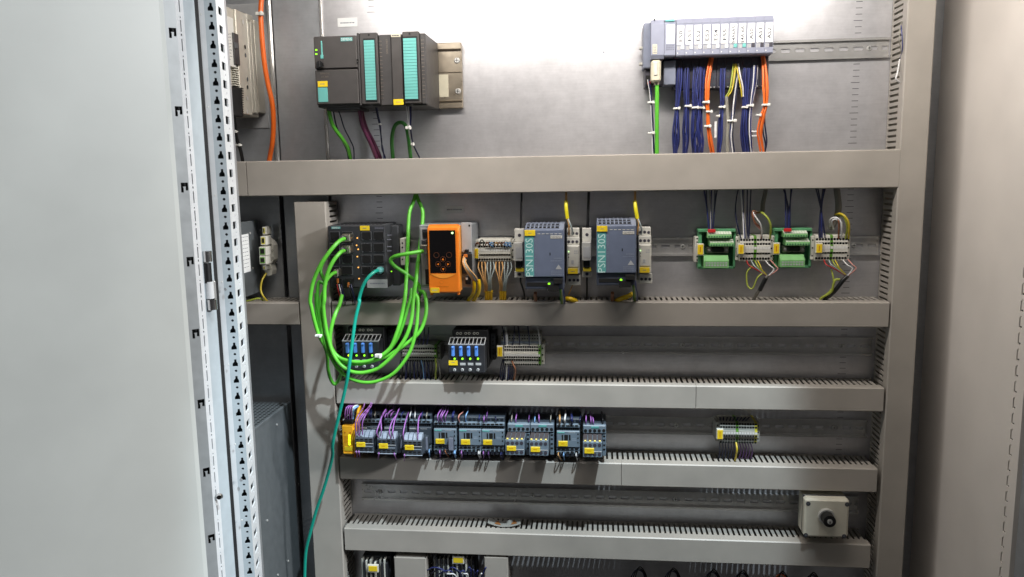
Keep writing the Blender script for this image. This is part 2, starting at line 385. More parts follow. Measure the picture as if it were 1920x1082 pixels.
# etched scale on the plate
for (ux, rows, lo, hi) in ((1607, 1, 1640, 2060), (1607, 1, 1365, 1560), (1607, 1, 1050, 1316), (700, 1, 1900, 2060), (700, 1, 1470, 1560), (700, 1, 1640, 1720)):
    x = P(ux, 100, 0).x; mb = MB(); k = 0; z = lo
    while z < hi:
        w = 5.5 if k % 5 else 8.5
        mb.box(x - w, x + w - (0 if k % 5 else 2), -.25, .1, z - .45, z + .45); z += 10.7; k += 1
    mb.build('scale_marks', 'et_dark', plate, None, 'stuff')
for (u, v) in ((1132, 98),):
    p = P(u, v, 0); MB().cyl((p.x, .2, p.z), (0, -1, 0), 1.5, .5, 12).build('bolt_hole', 'et_side', plate)

# ================================================================== cabinet front: post, open door
def pv(u, d): p = P(u, 541, d); return Vector((p.x, p.y, 0))
enc = thing('cabinet_enclosure', 'open pale steel cabinet front at left, door leaf and perforated post', 'cabinet', (-505, -430, Z0))
def vface(mb, a, b, z0=Z0, z1=2075): return mb.add([(a.x, a.y, z0), (b.x, b.y, z0), (b.x, b.y, z1), (a.x, a.y, z1)], [(0, 1, 2, 3)])
a, b, c, d_ = pv(404, 440), pv(420, 436), pv(441, 430), pv(456, 376)
fe = MB(); vface(fe, a, b); fe.prism_z([(a.x, a.y + 1.5), (a.x - 4, a.y + 20), (a.x - 4, a.y + 70), (a.x + 2, a.y + 70), (a.x + 2, a.y + 20)], Z0, 2075)
w = (c - b).length; cx = w * .56
cross = [(cx - 4.2, 10), (cx + 3.2, 10), (cx + 3.2, 14.2), (cx + 1.6, 17), (cx + 1.6, 20.5), (cx - 1.6, 20.5), (cx - 1.6, 17), (cx - 4.2, 14.2)]
mb = perforated(MB(), b + Vector((0, 0, Z0 + 4)), c - b, (0, 0, 1), w, 25, 60, [cross, circle(cx, 3.2, 1.9, 9)], 2)
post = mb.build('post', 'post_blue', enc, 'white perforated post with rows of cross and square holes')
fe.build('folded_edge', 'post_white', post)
MB().prism_z([(b.x + 1, b.y + 9), (c.x - 7, c.y + 11), (d_.x - 7, d_.y - 4), (a.x - 1, d_.y + 30), (a.x - 1, a.y + 24)], Z0, 2074).build('hole_darkener', 'drive_dark', post)  # dark core added inside the post so its holes look shaded
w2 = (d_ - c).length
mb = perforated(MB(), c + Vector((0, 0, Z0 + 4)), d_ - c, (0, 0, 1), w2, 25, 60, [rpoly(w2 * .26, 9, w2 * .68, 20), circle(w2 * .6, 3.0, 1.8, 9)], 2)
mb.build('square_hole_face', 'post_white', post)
MB().add([(d_.x, d_.y, Z0), (a.x - 4, d_.y + 40, Z0), (a.x - 4, d_.y + 40, 2075), (d_.x, d_.y, 2075), (a.x - 4, a.y + 60, Z0), (a.x - 4, a.y + 60, 2075)], [(0, 1, 2, 3), (1, 4, 5, 2)]).build('rear_face', 'zinc_dull', post)
for (x, y, zf) in ((292, 82, ZA), (332, 603, ZA), (372, 20, ZB), (408, 507, ZB), (447, 973, ZB), (482, 337, ZC_), (519, 762, ZC_), (430, 548, ZB), (515, 538, ZC_)):
    u, v = zf(x, y); p = P(u, v, 441); big = (x in (430, 515))
    MB().cyl((p.x, p.y, p.z), (0, -1, 0), 2.2 if big else 1.2, 1.2, 10).build('rivet', 'zinc_dull' if big else 'white', post)

e0, e1, e2, e3 = pv(348, 500), pv(369, 490), pv(383, 470), pv(403, 443)
far = Vector((-1010, -1010, 0))
mb = MB(); n = Vector((.9, -.5, 0)).normalized() * -12
mb.prism_z([(far.x, far.y), (e0.x - 3, e0.y - 6), (e0.x, e0.y), (e0.x + n.x, e0.y + 3), (far.x + n.x, far.y + 6)], Z0, 2085)
door = mb.build('door', 'door_paint', enc, 'large pale open door leaf with punched frame strip')
w = (e1 - e0).length; cx = w * .60
chook = [(cx - 4.6, 0), (cx + 4.6, 0), (cx + 4.6, 3), (cx + 1, 3), (cx + 1, 8), (cx + 2.4, 9.5), (cx + 2.4, 13), (cx - 1.2, 13), (cx - 1.2, 9), (cx - 1.2, 4), (cx - 4.6, 4)]
cz = []
for (x, y, zf) in ((107, 186, ZA),): u, v = zf(x, y); cz = P(u, v, 495).z
def chook_at(zc):
    # bracket shaped cut-out, open tongue to the lower right
    return [(cx - 4.6, zc - 6.5), (cx - 1.3, zc - 6.5), (cx - 1.3, zc - .5), (cx - 2.2, zc + 1.2), (cx + 1.9, zc + 1.2), (cx + 1.3, zc - .5), (cx + 1.3, zc - 4), (cx + 4.6, zc - 4), (cx + 4.6, zc + 6.5), (cx - 4.6, zc + 6.5)]
start = cz - 1500 + 50
mb = perforated(MB(), e0 + Vector((0, 0, cz - 50 - 1200)), e1 - e0, (0, 0, 1), w, 100, 15, [chook_at(50)], 2)
mb.build('door_frame_face', 'strip_grey', door)
w = (e2 - e1).length; cx = w * .5
mb = perforated(MB(), e1 + Vector((0, 0, Z0)), e2 - e1, (0, 0, 1), w, 50, 31, [rpoly(cx - 1.4, 4, cx + 1.4, 20), circle(cx, 25, 1.9, 9), rpoly(cx - 1.4, 29, cx + 1.4, 44), circle(cx, 47.4, 1.4, 8)], 2)
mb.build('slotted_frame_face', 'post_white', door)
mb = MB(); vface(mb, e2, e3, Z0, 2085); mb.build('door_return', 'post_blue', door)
MB().prism_z([(e3.x, e3.y), (e3.x + 3.4, e3.y + 3), (e3.x + 1, e3.y + 22), (e3.x - 6, e3.y + 20)], Z0, 2080).build('gasket', 'gasket', door)
MB().add([(e0.x + n.x, e0.y + 3, Z0), (e3.x, e3.y, Z0), (e3.x, e3.y, 2085), (e0.x + n.x, e0.y + 3, 2085)], [(0, 1, 2, 3)]).build('frame_back', 'gasket', door)
# hinge between door and post
hp = P(391, 500, 462)
hinge = pb(enc, 'hinge', ZB, (318, 500, 372, 606), 458, 4, 'zinc_rail', 1.5, 'chrome pin hinge with black sleeve')
def hb(name, zf, r, d, th, mt, c=1.5): return pb(hinge, name, zf, r, d, th, mt, c)
def hcyl(name, y0, y1, x, rad, mt):
    p1 = P(*ZB(x, y1), 462); p0 = P(*ZB(x, y0), 462)
    return MB().cyl(p1, (0, 0, 1), rad, p0.z - p1.z, 18).build(name, mt, hinge)
hcyl('upper_knuckle', 332, 392, 328, 6.6, 'chrome'); hcyl('hinge_pin', 385, 420, 322, 3.5, 'screw_steel'); hcyl('sleeve', 400, 512, 330, 6.2, 'black')
hcyl('spring_cover', 505, 600, 342, 6.0, 'post_white'); hcyl('lower_knuckle', 605, 662, 355, 7.0, 'chrome')
sp = P(*ZC_(393, 630), 482); MB().cyl(sp, (.3, -1, 0), 5, 4, 14, r2=3.2).build('door_bolt', 'chrome', door)

# lamp fixture on the cabinet roof (above the frame)
lamp = thing('cabinet_lamp', 'slim fluorescent cabinet lamp under the cabinet roof', 'lamp', (-20, -390, 2050))
MB().box(-345, 305, -418, -362, 2054, 2078, 4).build('housing', 'white', lamp)
MB().cyl((-330, -390, 2045), (1, 0, 0), 8, 620, 14).build('tube', mat('tube_glow', (255, 245, 225), .4, emit=3.0, bump=0, var=0) and 'tube_glow', lamp)

# ================================================================== wiring ducts
def duct(label, x0, x1, z0, z1, vertical=False, cuts=(), d=75, back=True, open_top=False, x_fing=None, both=True):
    loc = (x0, -2, z0)
    t = thing('wiring_duct', label, 'wiring duct', loc, 'slotted grey wiring ducts')
    MB().box(x0 + 1, x1 - 1, -3, -.6, z0 + 1, z1 - 1).build('duct_base', 'pvc_in', t)
    fing = MB(); lip = 20; p, fw = 10.0, 5.9
    def wallrow(side):
        a, b = (x0, x1) if not vertical else (z0, z1)
        def add(s0, s1, y0, y1):
            if vertical:
                xx = x0 if side == 0 else x1 - 1.8
                fing.box(xx, xx + 1.8, y0, y1, s0, s1)
            else:
                zz = z1 - 1.8 if side == 0 else z0
                fing.box(s0, s1, y0, y1, zz, zz + 1.8)
        add(a, b, -8, -3)
        s = a + 2
        while s + fw < b:
            j = random.uniform(-.25, .25)
            add(s + j, s + fw + j, -d + lip + 4, -8); s += p
        add(a, b, -d + 3, -d + lip + 4)
    wallrow(0)
    if both: wallrow(1)
    fing.build('finger_row', 'pvc', t, None, 'stuff')
    edges = [x0 if not vertical else z0] + list(cuts) + [x1 if not vertical else z1]
    for i in range(len(edges) - 1):
        s0, s1 = edges[i] + (.5 if i else 0), edges[i + 1] - (.5 if i < len(edges) - 2 else 0)
        if vertical: prof = [(x0 - 1.2, -d + lip), (x0 - 1.2, -d + 2), (x0 + .6, -d), (x1 - .6, -d), (x1 + 1.2, -d + 2), (x1 + 1.2, -d + lip)]; MB().prism_z(prof, s0, s1).build('cover', 'pvc', t)
        else: prof = [(-d + lip, z0 - 1.2), (-d + 2, z0 - 1.2), (-d, z0 + .6), (-d, z1 - .6), (-d + 2, z1 + 1.2), (-d + lip, z1 + 1.2)]; MB().prism_x(prof, s0, s1).build('cover', 'pvc', t)
    return t
duct('wide horizontal wiring duct under the two plc rows at the top', -648, 521, 1562, 1625)
duct('short end of wiring duct seen left of the top duct joint', -900, -649.5, 1562, 1625)
duct('horizontal wiring duct under the switch, power supplies and green boards', -497, 517, 1316, 1359)
duct('short wiring duct left of the tall left duct, under the pale power supply', -900, -563, 1316, 1357)
duct('horizontal wiring duct under the blue fuse modules, joined near its right end', -497, 516, 1161, 1203, cuts=(P(1305, 745, 75).x,))
duct('horizontal wiring duct under the row of contactors, with the contactor shadows', -497, 512, 1008, 1051, cuts=(P(1165, 895, 75).x,))
duct('lowest full-width wiring duct under the key switch box', -495, 507, 859, 904)
duct('vertical wiring duct at left with green cables hanging in front', -560, -501, 560, 1549, True)
duct('vertical wiring duct along the right edge of the plate', 521.5, 565, 560, 2060, True)
x0, x1, _, zt = rect(PX, (740, 1047, 798, 1082), 75); duct('short vertical duct below lowest duct, the wider of the two', x0, x1, 560, zt, True)
x0, x1, _, zt = rect(PX, (909, 1046, 951, 1082), 75); duct('short vertical duct below lowest duct, the narrower of the two', x0, x1, 560, zt, True)

# ================================================================== mounting rails
def rail(label, zc, x0, x1, screws=(), d=0):
    t = thing('mounting_rail', label, 'rail', (x0, 0, zc - 18), 'slotted top hat rails')
    prof = [(-d - .4, zc + 13.5), (-d - 7.5, zc + 13.5), (-d - 7.5, zc + 17.5), (-d - 6.2, zc + 17.5), (-d - 6.2, zc + 14.8), (-d - .4, zc + 14.8)]
    MB().prism_x(prof, x0, x1).build('upper_flange', 'zinc_rail', t)
    MB().prism_x([(y, 2 * zc - z) for y, z in prof], x0, x1).build('lower_flange', 'zinc_rail', t)
    n = int((x1 - x0) / 25); mb = MB()
    perforated(mb, (x0, -d - 2, zc - 13.5), (1, 0, 0), (1, 0, 0), 1, 1, 0, [])
    vs, fs = fill_cell(25, 27, [[(5, 11), (7, 10.4), (18, 10.4), (20, 11), (20.6, 13.5), (20, 16), (18, 16.6), (7, 16.6), (5, 16), (4.4, 13.5)]])
    for i in range(n + 1):
        k = min(25, x1 - x0 - i * 25) / 25
        if k <= .05: break
        mb.add([(x0 + i * 25 + x * k, -d - 2, zc - 13.5 + y) for x, y in vs], fs)
        sl = [(x0 + i * 25 + x * k, zc - 13.5 + y) for x, y in ((4.4, 13.5), (5, 11), (7, 10.4), (18, 10.4), (20, 11), (20.6, 13.5), (20, 16), (18, 16.6), (7, 16.6), (5, 16))]
        m = len(sl); mb.add([(x, -d - 2, z) for x, z in sl] + [(x, -d - .3, z) for x, z in sl], [(j, (j + 1) % m, m + (j + 1) % m, m + j) for j in range(m)])
    mb.build('web', 'zinc_rail', t)
    for s in screws: screw(t, s, zc, d + 2, 4.4)
    return t
zr = lambda u, v: P(u, v, 5).z
rail('shiny rail running right from the grey io station', (zr(1600, 73) + zr(1600, 109)) / 2, P(1380, 90, 3).x, 518, (P(1630, 89, 3).x,))
zc2 = (zr(1500, 444) + zr(1500, 478)) / 2
rail('rail carrying the switch, orange gateway, power supplies and green boards', zc2, -480, 518, (P(1280, 465, 3).x, P(1601, 459, 3).x))
zc3 = (zr(1500, 634) + zr(1500, 664)) / 2
rail('long empty rail right of the blue fuse modules', zc3, -485, 516, (P(1280, 652, 3).x, P(1578, 651, 3).x))
zc4 = (zr(1400, 785) + zr(1400, 815)) / 2
rail('rail behind the row of contactors', zc4, -485, 513, (P(1268, 800, 3).x, P(1564, 801, 3).x))
zc5 = (zr(1000, 914) + zr(1000, 946)) / 2
rail('empty dark rail between the contactor duct and the lowest duct', zc5, -478, 505, (P(998, 930, 3).x, P(1266, 938, 3).x, P(712, 918, 3).x))

# ================================================================== row 1: plc
def base_of(zf, r, d, th=None):
    x0, x1, z0, z1 = rect(zf, r, d); return (x0 + x1) / 2, -d + 60, z0
rt = thing('profile_rail', 'wide bare steel profile rail end right of the dark plc', 'rail', base_of(ZD, (965, 225, 1150, 680), 14))
x0, x1, z0, z1 = rect(ZD, (900, 228, 1142, 682), 12); x0 -= 200
MB().box(x0, x1, -9, -.5, z0, z1, 1).build('rail_plate', 'rail_steel', rt)
MB().box(x0, x1 + .8, -16, -9, z1 - 12, z1 + .5, 1.5).build('upper_lip', 'rail_steel', rt)
MB().box(x0, x1 + .8, -15, -9, z0 - .5, z0 + 8, 1.5).build('lower_lip', 'rail_steel', rt)
MB().box(x0, x1 + .4, -13, -9, z0 + 12, z0 + 15, 1).build('rib', 'rail_steel', rt)
zm_ = (z0 + z1) / 2
MB().box(x0, x1 + .3, -11, -9, zm_ + 6, zm_ + 8, .5).build('rib', 'rail_steel', rt)
for (x, y) in ((1106, 347), (1113, 563)): p = P(*ZD(x, y), 12); screw(rt, p.x, p.z, 9, 6)
pb(rt, 'old_sticker', ZD, (975, 447, 1048, 605), 9.4, .8, 'cream', .1, 'peeling beige sticker')

G = 'dark plc modules in the top row'
cpu = thing('controller_module', 'dark grey plc processor module with key switch and green leds', 'plc module', base_of(ZD, (108, 170, 430, 675), 130), G)
x0, x1, z0, z1 = rect(ZD, (112, 172, 428, 672), 130)
MB().box(x0, x1, -122, -10, z0, z1, 1.2).build('housing', 'anthracite', cpu)
zs = P(*ZD(270, 408), 130).z
xr = P(*ZD(412, 400), 130).x
MB().box(x0 + .4, xr, -130, -122, zs + .8, z1 - 1, 1.6).build('upper_door', 'anthracite_flap', cpu)
MB().box(x0 + .4, xr, -130, -122, z0 + 4, zs - .8, 1.6).build('lower_door', 'anthracite_flap', cpu)
MB().box(xr + .5, x1, -129, -122, z0 + 1, z1 + 3, 1).build('edge_strip', 'anthracite', cpu)
pb(cpu, 'brand_plate', ZD, (293, 187, 375, 214), 130.6, 1, 'teal', .2)
p = P(*ZD(334, 200), 131); text(cpu, 'SIEMENS', p.x, p.z, 130.6, 4.2, 'white', width=19)
pb(cpu, 'memory_card_slot', ZD, (156, 212, 166, 330), 130.8, 1.4, 'teal_label', .3); pb(cpu, 'card_grip', ZD, (152, 308, 172, 336), 131.2, 1.4, 'teal_label', .3)
p = P(*ZD(153, 378), 130); MB().cyl(p, (0, -1, 0), 6, 6, 18).box(p.x - 1.2, p.x + 1.2, p.y - 8.5, p.y - 5, p.z - 5.4, p.z + 5.4, .5).build('mode_switch', 'black', cpu)
pb(cpu, 'switch_mark', ZD, (160, 368, 174, 392), 138, 1.4, 'hole', .2)
for y in (275, 304): pb(cpu, 'status_led', ZD, (116, y - 5, 129, y + 5), 130.9, 1, 'led_green', .2)
pb(cpu, 'yellow_tag', ZD, (133, 493, 202, 534), 131, 1.2, 'yellow_tag', .3); scribble(cpu, ZD, (152, 508, 182, 518), 131, 'ink_soft', 1)
pb(cpu, 'label_window', ZD, (136, 538, 203, 640), 130.8, 1, 'teal_label', .3)
p = P(*ZD(183, 440), 131); text(cpu, 'SIMATIC', p.x, p.z, 130.3, 2.8, 'anthracite_print', width=17); p = P(*ZD(183, 462), 131); text(cpu, 'S7-300', p.x, p.z, 130.3, 2.8, 'anthracite_print', width=13)
p = P(*ZD(300, 683), 118); MB().box(x0 + 14, x1 - 6, -118, -60, z0 - 5, z0 + 1, 1).build('connector_base', 'black', cpu)
for (y, nm) in ((345, 1), (366, 2)):
    p = P(*ZD(413, y), 130); MB().cyl(p, (0, -1, 0), 1.6, 1.2, 8).build('hinge_pin', 'hole', cpu)

def signal_module(label, mod, strip, ledcol):
    t = thing('signal_module', label, 'plc module', base_of(ZD, mod, 128), G)
    x0, x1, z0, z1 = rect(ZD, mod, 128)
    MB().box(x0 + .3, x1 - .3, -121, -10, z0, z1, 1).build('housing', 'anthracite', t)
    sx0, sx1, sz0, sz1 = rect(ZD, strip, 130)
    MB().box(x0 + .8, sx1 + 5, -129, -121, z0 + 3, z1 + 2.5, 1.4).build('front_door', 'anthracite_flap', t)
    MB().box(sx1 + 5.6, x1 - .6, -126, -121, z0 + 2, z1 - 1, 1).build('led_column', 'anthracite', t)
    MB().box(sx0 - 1.5, sx1 + 1.5, -130, -128.5, sz0 - 3, sz1 + 3, .5).build('strip_frame', 'black', t)
    n = 20; h = (sz1 - sz0) / n; me = MB().box(-(sx1 - sx0) / 2, (sx1 - sx0) / 2, -.7, .5, -h / 2 + .22, h / 2 - .22, .15).mesh('label_field', 'teal_label', Vector((0, 0, 0)))
    for i in range(n):
        o = bpy.data.objects.new('label_field', me); col.objects.link(o); place(o, ((sx0 + sx1) / 2, -130.3, sz0 + (i + .5) * h), t)
    mb = MB(); rn = random.Random(3)
    for i in range(16):
        z = z1 - 12 - i * 6.4
        mb.box(sx1 + 7.5, sx1 + 9.2 + rn.random(), -126.3, -125.9, z - .6, z + .6); mb.box(sx1 + 10.2, sx1 + 12, -126.3, -125.9, z - .5, z + .5)
    mb.build('print', 'anthracite_print', t)
    for zz in (z0 + 2, z1 - 1): MB().cyl(((sx0 + sx1) / 2, -128.8, zz - .5), (0, -1, 0), 1.8, 1, 10).build('door_screw', 'black', t)
    return t
sm1 = signal_module('dark plc module with teal label strip beside the processor', (430, 165, 562, 668), (464, 206, 537, 626), None)
sm2 = signal_module('rightmost dark plc module with wider teal label strip', (730, 155, 890, 662), (738, 192, 829, 620), None)
cm = thing('interface_module', 'plain dark plc module with yellow tag between two teal strips', 'plc module', base_of(ZD, (562, 160, 730, 665), 128), G)
x0, x1, z0, z1 = rect(ZD, (562, 162, 729, 665), 128)
MB().box(x0 + .3, x1 - .3, -121, -10, z0, z1, 1).build('housing', 'anthracite', cm)
xa = P(*ZD(651, 400), 128).x
MB().box(x0 + .6, xa - .4, -125, -121, z0 + 1, z1 - 1, 1).build('led_panel', 'anthracite', cm)
MB().box(xa, x1 - .8, -129, -121, z0 + 2, z1 - 1, 1.4).build('front_door', 'anthracite_flap', cm)
pb(cm, 'type_plate', ZD, (646, 163, 712, 184), 129.6, 1, 'cream', .2); scribble(cm, ZD, (652, 168, 706, 180), 129.6, 'ink', 1)
pb(cm, 'yellow_tag', ZD, (663, 619, 733, 660), 130.5, 1.4, 'yellow_tag', .3); scribble(cm, ZD, (684, 634, 714, 644), 130.5, 'ink_soft', 1)
p = P(*ZD(618, 250), 125); text(cm, 'SIMATIC NET', p.x, p.z, 125, 3.0, 'anthracite_print', rot=1)
pb(sm2, 'side_label', PX, (796.5, 77, 798.5, 96), 100, 1, 'white', .1)

card = pb(None, 'plate_label', ZD, (272, 50, 409, 113), 1, .9, 'paper', .1); tag(card, 'white rectangular paper label on the plate above the dark plc', 'label'); scribble(card, ZD, (292, 78, 390, 92), 1.0, 'ink_soft', 1)
card = pb(None, 'plate_label', PX, (835, 386, 870, 399), 1, .9, 'paper', .1); tag(card, 'small faint grey label on the plate above the orange gateway', 'label'); scribble(card, PX, (838, 391, 866, 395), 1.0, 'ink_soft', 1)

# cables under the dark plc
cable('network_cable', 'bright green cable dropping from the processor module into the top duct', 'cable', [(210, 660, 100), (214, 710, 100), (238, 800, 96), (300, 890, 80), (345, 960, 60), (362, 1040, 40), (366, 1090, 36)], 3.6, 'w_green', ZD)
cable('fieldbus_cable', 'purple cable dropping from the dark plc into the top duct', 'cable', [(424, 650, 95), (430, 710, 95), (446, 800, 90), (495, 910, 76), (545, 1030, 45), (556, 1090, 40)], 3.9, 'w_purple_c', ZD)
cable('fieldbus_cable', 'second darker purple cable close behind the first purple cable', 'cable', [(440, 660, 85), (450, 740, 85), (478, 830, 78), (530, 930, 62), (572, 1030, 40), (580, 1090, 40)], 3.2, 'w_purple_c', ZD)
cable('network_cable', 'dark green cable bent in an upside-down u below the dark plc', 'cable', [(664, 1090, 40), (660, 1035, 42), (652, 900, 60), (672, 810, 75), (708, 783, 82), (745, 800, 85), (765, 870, 80), (778, 980, 60), (784, 1035, 45), (786, 1090, 40)], 3.5, 'w_green_dark', ZD)
wb = thing('wire_bundle', 'thin navy wire under the processor beside the green cable', 'wires', P(*ZD(300, 700), 90))
wire(wb, [(268, 680, 90), (290, 730, 88), (318, 820, 80), (360, 905, 60), (385, 970, 48), (386, 1090, 40)], 1.2, 'w_navy', ZD)
wire(wb, [(240, 690, 84), (262, 800, 80), (300, 900, 66), (340, 990, 50), (350, 1090, 40)], 1.3, 'w_navy', ZD)
wb = thing('wire_bundle', 'pair of navy wires between the purple cable and the green loop', 'wires', P(*ZD(560, 700), 90))
wire(wb, [(536, 655, 100), (552, 740, 92), (566, 800, 86), (580, 910, 66), (584, 970, 55), (606, 1030, 45), (612, 1090, 40)], 1.4, 'w_navy', ZD)
wire(wb, [(542, 655, 98), (558, 740, 90), (572, 800, 84), (578, 910, 62), (592, 980, 52), (600, 1090, 40)], 1.2, 'w_blue_w', ZD)
tie(wb, ZD, 568, 795, 90, 3, 1)
wb = thing('wire_bundle', 'white and blue wires tied below the rightmost dark plc module', 'wires', P(*ZD(775, 700), 100))
for (a, mt) in ((0, 'w_white_w'), (14, 'w_white_w'), (26, 'w_blue_w'), (34, 'w_navy')):
    wire(wb, [(752 + a, 650, 105), (760 + a * .8, 740, 100), (768 + a * .5, 820, 92), (785 + a * .4, 920, 72), (806 + a * .5, 980, 56), (838 + a * .3, 1035, 44), (850, 1090, 40)], 1.15, mt, ZD)
tie(wb, ZD, 768, 820, 96, 5, 2.6); tie(wb, ZD, 798, 935, 74, 3, 2.4)

# ================================================================== row 1: grey io station
G = 'slim grey io modules in the upper right station'
hd = thing('head_module', 'grey head module of the io station with silver bus plug', 'io module', base_of(ZE, (185, 100, 360, 570), 78), None)
pb(hd, 'carrier', ZE, (136, 122, 192, 440), 56, 50, 'et_side', 1.5); pb(hd, 'carrier_foot', ZE, (146, 440, 192, 575), 46, 40, 'et_dark', 1)
for y in (297, 408): pb(hd, 'rail_hook', ZE, (108, y - 9, 142, y + 9), 30, 14, 'offwhite', 1)
pb(hd, 'connector', ZE, (152, 490, 186, 560), 50, 10, 'matt_black', .5); pb(hd, 'connector_marking', ZE, (164, 530, 184, 552), 51, 3, 'red', .3)
x0, x1, z0, z1 = rect(ZE, (190, 96, 283, 372), 78)
MB().prism_x([(-10, z1), (-70, z1), (-78, z1 - 8), (-78, z0 + 6), (-74, z0), (-10, z0)], x0, x1 - .3).build('housing', 'et_grey', hd)
p = P(*ZE(213, 103), 73); MB().cyl((p.x, p.y, p.z), (0, -1, .4), 1.4, 2, 8).build('catch', 'hole', hd)
pb(hd, 'led_window', ZE, (200, 272, 232, 340), 78.6, 1, 'cream', .3); scribble(hd, ZE, (205, 280, 228, 335), 78.6, 'ink_soft', 5)
x0, x1, z0, z1 = rect(ZE, (284, 94, 362, 356), 79)
MB().prism_x([(-10, z1), (-72, z1), (-79, z1 - 8), (-79, z0 + 2), (-77, z0), (-10, z0)], x0, x1 - .3).build('power_module', 'et_grey', hd)
pb(hd, 'module_cap', ZE, (290, 96, 354, 112), 79.4, 3, 'teal_label', .5)
pb(hd, 'paper_label', ZE, (297, 136, 356, 268), 79.8, 1, 'paper', .2); scribble(hd, ZE, (294, 276, 352, 316), 79.2, 'ink_soft', 3)
pb(hd, 'terminal_base', ZE, (278, 386, 362, 556), 54, 48, 'et_side', 1)
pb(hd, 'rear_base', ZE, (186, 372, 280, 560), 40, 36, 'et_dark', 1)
pl = thing('bus_plug', 'silver bus plug under the io head module on green cable', 'plug', base_of(ZE, (190, 380, 258, 535), 72))
x0, x1, z0, z1 = rect(ZE, (191, 381, 259, 534), 74)
MB().box(x0, x1, -74, -46, z0, z1, 3).build('plug_shell', 'cream', pl); MB().box(x0 + 4, x1 - 6, -76, -73, z0 + 10, z1 - 4, 1.5).build('plug_cover', 'offwhite', pl)
MB().cyl(((x0 + x1) / 2 + 2, -60, z0 - 4), (0, 0, 1), 4.5, 5, 12).build('cable_gland', 'cream', pl)
cable('bus_cable', 'bright green flat cable straight down from the silver bus plug', 'cable', [(231, 520, 60), (231, 600, 60), (230, 800, 58), (230, 1000, 52), (230, 1080, 48)], 3.7, 'w_green', ZE)
xs = [365, 427, 488, 551, 613, 675, 737, 798, 860, 922, 985, 1046]
txt = ['ES0', 'ES1', 'ES2', 'ES3', 'ES4', 'ES5', 'E4A6A5', 'E4A-6A', 'AS0', 'AS1', 'AS2']
where = ['first', 'second', 'third', 'fourth', 'fifth', 'sixth', None, None, None, None, None]
# one straight row: all modules share the rail, so take the heights once
_, _, zb, zt = rect(ZE, (360, 78, 1046, 347), 78)
xa, xb = P(*ZE(365, 220), 78).x, P(*ZE(1046, 210), 78).x; pw = (xb - xa) / 11
for i in range(11):
    x0 = xa + i * pw; x1 = x0 + pw
    lab = f'slim grey io module with handwritten {txt[i]} on its white strip'
    lab += ' and pale window' if i < 6 else (' and light blue window' if i < 8 else ' and black window')
    t = thing('io_module', lab, 'io module', (x0 + pw / 2, -10, zb), G)
    MB().prism_x([(-10, zt), (-70, zt), (-78, zt - 8), (-78, zb + 2), (-76, zb), (-10, zb)], x0 + .15, x1 - .15).build('housing', 'et_grey', t)
    MB().prism_x([(-69, zt + .3), (-77.6, zt - 9), (-78.4, zt - 9.8), (-70, zt - .6)], x0 + .6, x1 - .6).build('release_cap', 'et_side', t)
    zl1, zl0 = zt - 12.5, zt - 45
    MB().box(x0 + 1.3, x1 - 1.5, -79, -77.5, zl0, zl1, .2).build('paper_label', 'paper', t)
    text(t, txt[i], (x0 + x1) / 2, (zl0 + zl1) / 2 - 1.5, 79, 6.0, 'ink', rot=1, width=min(27, 6.0 * len(txt[i])), name='handwriting', bold=.013)
    MB().box(x1 - 6.6, x1 - 1.0, -78.9, -77.5, zl0 - 7, zl0 - .6, .3).build('colour_window', 'paper' if i < 6 else ('teal_label' if i < 8 else 'et_dark'), t)
    mb = MB()
    for k in range(3): mb.box(x0 + 2 + k * 2.1, x0 + 2.8 + k * 2.1, -78.4, -77.8, zl0 - 8, zl0 - 1.5)
    mb.build('led_strip', 'offwhite', t)
    MB().prism_y([(x0 + 2, zb + 4), (x0 + 4.2, zb + 5.4), (x0 + 2, zb + 6.8)], -78.5, -77.8).build('arrow_mark', 'white', t)
    # terminal base under the electronics, base and clamps coloured dark to hold the housing's shade
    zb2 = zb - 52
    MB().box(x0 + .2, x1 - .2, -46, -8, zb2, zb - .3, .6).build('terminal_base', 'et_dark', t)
    mb = MB()
    for k in range(4):
        for s in (0, 1): mb.box(x0 + 3 + s * 6, x0 + 7 + s * 6, -46.6, -45, zb2 + 4 + k * 11.5, zb2 + 9 + k * 11.5, .3)
    mb.build('clamp', 'contactor_dark', t)
    mb = MB()
    for s in (0, 1): mb.cyl((x0 + 5 + s * 6, -46.4, zb2 + 1.5), (0, -1, 0), 1.3, .6, 8)
    mb.build('clamp_screw', 'screw_steel', t)
    if i == 10: MB().box(x1, x1 + 1.6, -40, -8, zb2, zb - 10, .6).build('end_plate', 'et_side', t)

def eb(label, pts, n, spread, r, mts, ties=(), zf=ZE, seed=1):
    t = thing('wire_bundle', label, 'wires', P(*zf(pts[0][0], pts[0][1]), pts[0][2]), 'tied wire bundles under the io station' if zf is ZE else None)
    bundle(t, pts, n, spread, r, mts, zf, ties, seed); return t
BL = ['w_blue_w', 'w_blue2', 'w_navy', 'w_blue_w']
eb('blue and white wire pair left of the green bus cable', [(172, 520, 50), (186, 600, 52), (192, 680, 54), (200, 800, 54), (204, 893, 54), (206, 980, 50), (212, 1090, 46)], 3, [1.5, 1.5, 1.2, 1.5, 1.2, 2], 1.3, ['w_blue_w', 'w_white_w', 'w_navy'], ((188, 680, 55, 6), (190, 893, 55, 6)), seed=2)
eb('leftmost all-blue wire bundle under the io modules, bulging low', [(388, 440, 48), (382, 560, 50), (370, 720, 52), (362, 860, 52), (362, 950, 50), (356, 1030, 46), (354, 1090, 42)], 19, [6.2, 6.2, 3.8, 8.1, 8.1, 4.4], 1.05, BL, ((368, 722, 54, 6),), seed=3)
